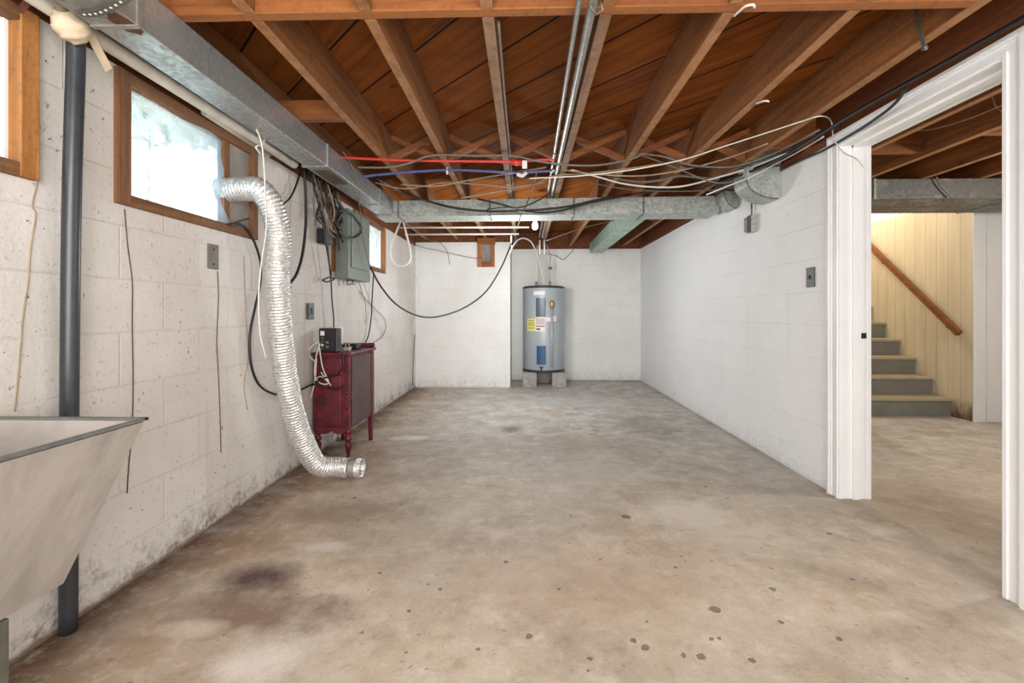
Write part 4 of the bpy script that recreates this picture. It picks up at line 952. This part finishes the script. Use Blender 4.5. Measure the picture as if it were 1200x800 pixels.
mb.build('end_collar', M['foil'], t)

# ------------------------------------------------------------------ laundry tub
A = P(172, 491, 1.15); Bq = PY(76, 684, A.y)
t = thing('laundry_tub', 'large grey concrete laundry tub with sloping front on the left wall', 'laundry tub', (XL, .6, 0))
yf, yn = A.y, .50; xr, zr = A.x, A.z; xb, zbt = Bq.x, Bq.z; xw = XL+.012; tk = .022
def ring(y, ins, ztop):
    return [(xw+ins, y, ztop), (xr-ins, y, ztop), (xb-ins*.7, y, zbt+(ins if ins else 0)), (xw+ins, y, zbt+(ins if ins else 0))]
b = bmesh.new()
def V(p): return b.verts.new(p)
o1 = [V(p) for p in ring(yf, 0, zr)]; o0 = [V(p) for p in ring(yn, 0, zr)]
i1 = [V(p) for p in ring(yf-tk, tk, zr)]; i0 = [V(p) for p in ring(yn+tk, tk, zr)]
def Q(*q): b.faces.new(q)
Q(*o1); Q(*o0[::-1]); Q(*i1[::-1]); Q(*i0)
Q(o0[1], o1[1], o1[2], o0[2]); Q(o0[2], o1[2], o1[3], o0[3]); Q(o0[3], o1[3], o1[0], o0[0])
Q(i0[1], i0[2], i1[2], i1[1]); Q(i0[2], i0[3], i1[3], i1[2]); Q(i0[3], i0[0], i1[0], i1[3])
Q(o0[0], o1[0], i1[0], i0[0]); Q(o0[1], i0[1], i1[1], o1[1]); Q(o1[0], o1[1], i1[1], i1[0]); Q(o0[0], i0[0], i0[1], o0[1])
ed = [e for e in b.edges if (e.verts[0] in o1+o0 and e.verts[1] in o1+o0)]
bmesh.ops.bevel(b, geom=ed, offset=.006, segments=2, affect='EDGES')
mb = MB(); mb.b.free(); mb.b = b; mb.build('basin', M['tub'], t)
MB().box((xr-.010, yn, zr-.002), (xr+.003, yf+.002, zr+.005), .001).box((xw, yf-.010, zr-.002), (xr+.003, yf+.003, zr+.005), .001).build('rim_edge', M['tub_rim'], t)
for (x, y) in ((xb-.01, yf-.14), (xb-.01, yn+.1), (xw+.03, yf-.14), (xw+.03, yn+.1)):
    MB().box((x-.013, y-.013, 0), (x+.013, y+.013, zbt), .002).build('leg', M['zinc'], t)

# ------------------------------------------------------------------ stairs and handrail
rise, run, y1s = .1785, .201, 4.49
t = tag(thing('staircase', 'painted wooden staircase climbing away in the side room', 'staircase', (3.6, y1s, 0)))
for i in range(12):
    y = y1s+run*i; zt_ = .177+rise*i
    MB().box((3.13, y, zt_-rise), (XP-.004, y+.02, zt_-.028)).build('riser', M['riser'], t)
    MB().box((3.13, y-.022, zt_-.028), (XP-.004, y+run+.02, zt_), .005).build('tread', M['tread'], t)
t = thing('handrail', 'orange-brown wooden handrail sloping down the panelled stair wall', 'handrail', (XP, 4.5, .8))
a = P(1120, 393, 4.25); a.x = XP-.06; bq = P(1015, 288, 5.37); bq.x = XP-.06
dd = (bq-a); c2 = a+dd*2.0; n_ = Vector((0, -dd.z, dd.y)).normalized()*.028
MB().hexa([a+Vector((-.02, 0, 0)), a+Vector((.02, 0, 0)), c2+Vector((.02, 0, 0)), c2+Vector((-.02, 0, 0)), a+Vector((-.02, 0, 0))+n_*1.8, a+Vector((.02, 0, 0))+n_*1.8, c2+Vector((.02, 0, 0))+n_*1.8, c2+Vector((-.02, 0, 0))+n_*1.8]).build('rail', M['rail'], t)
for f in (.10, .8, 1.5):
    p = a+dd*f
    MB().tube([p+Vector((0, 0, .0)), p+Vector((.0, 0, -.03)), Vector((XP-.001, p.y, p.z-.045))], .006, 8).build('bracket', M['brass'], t)
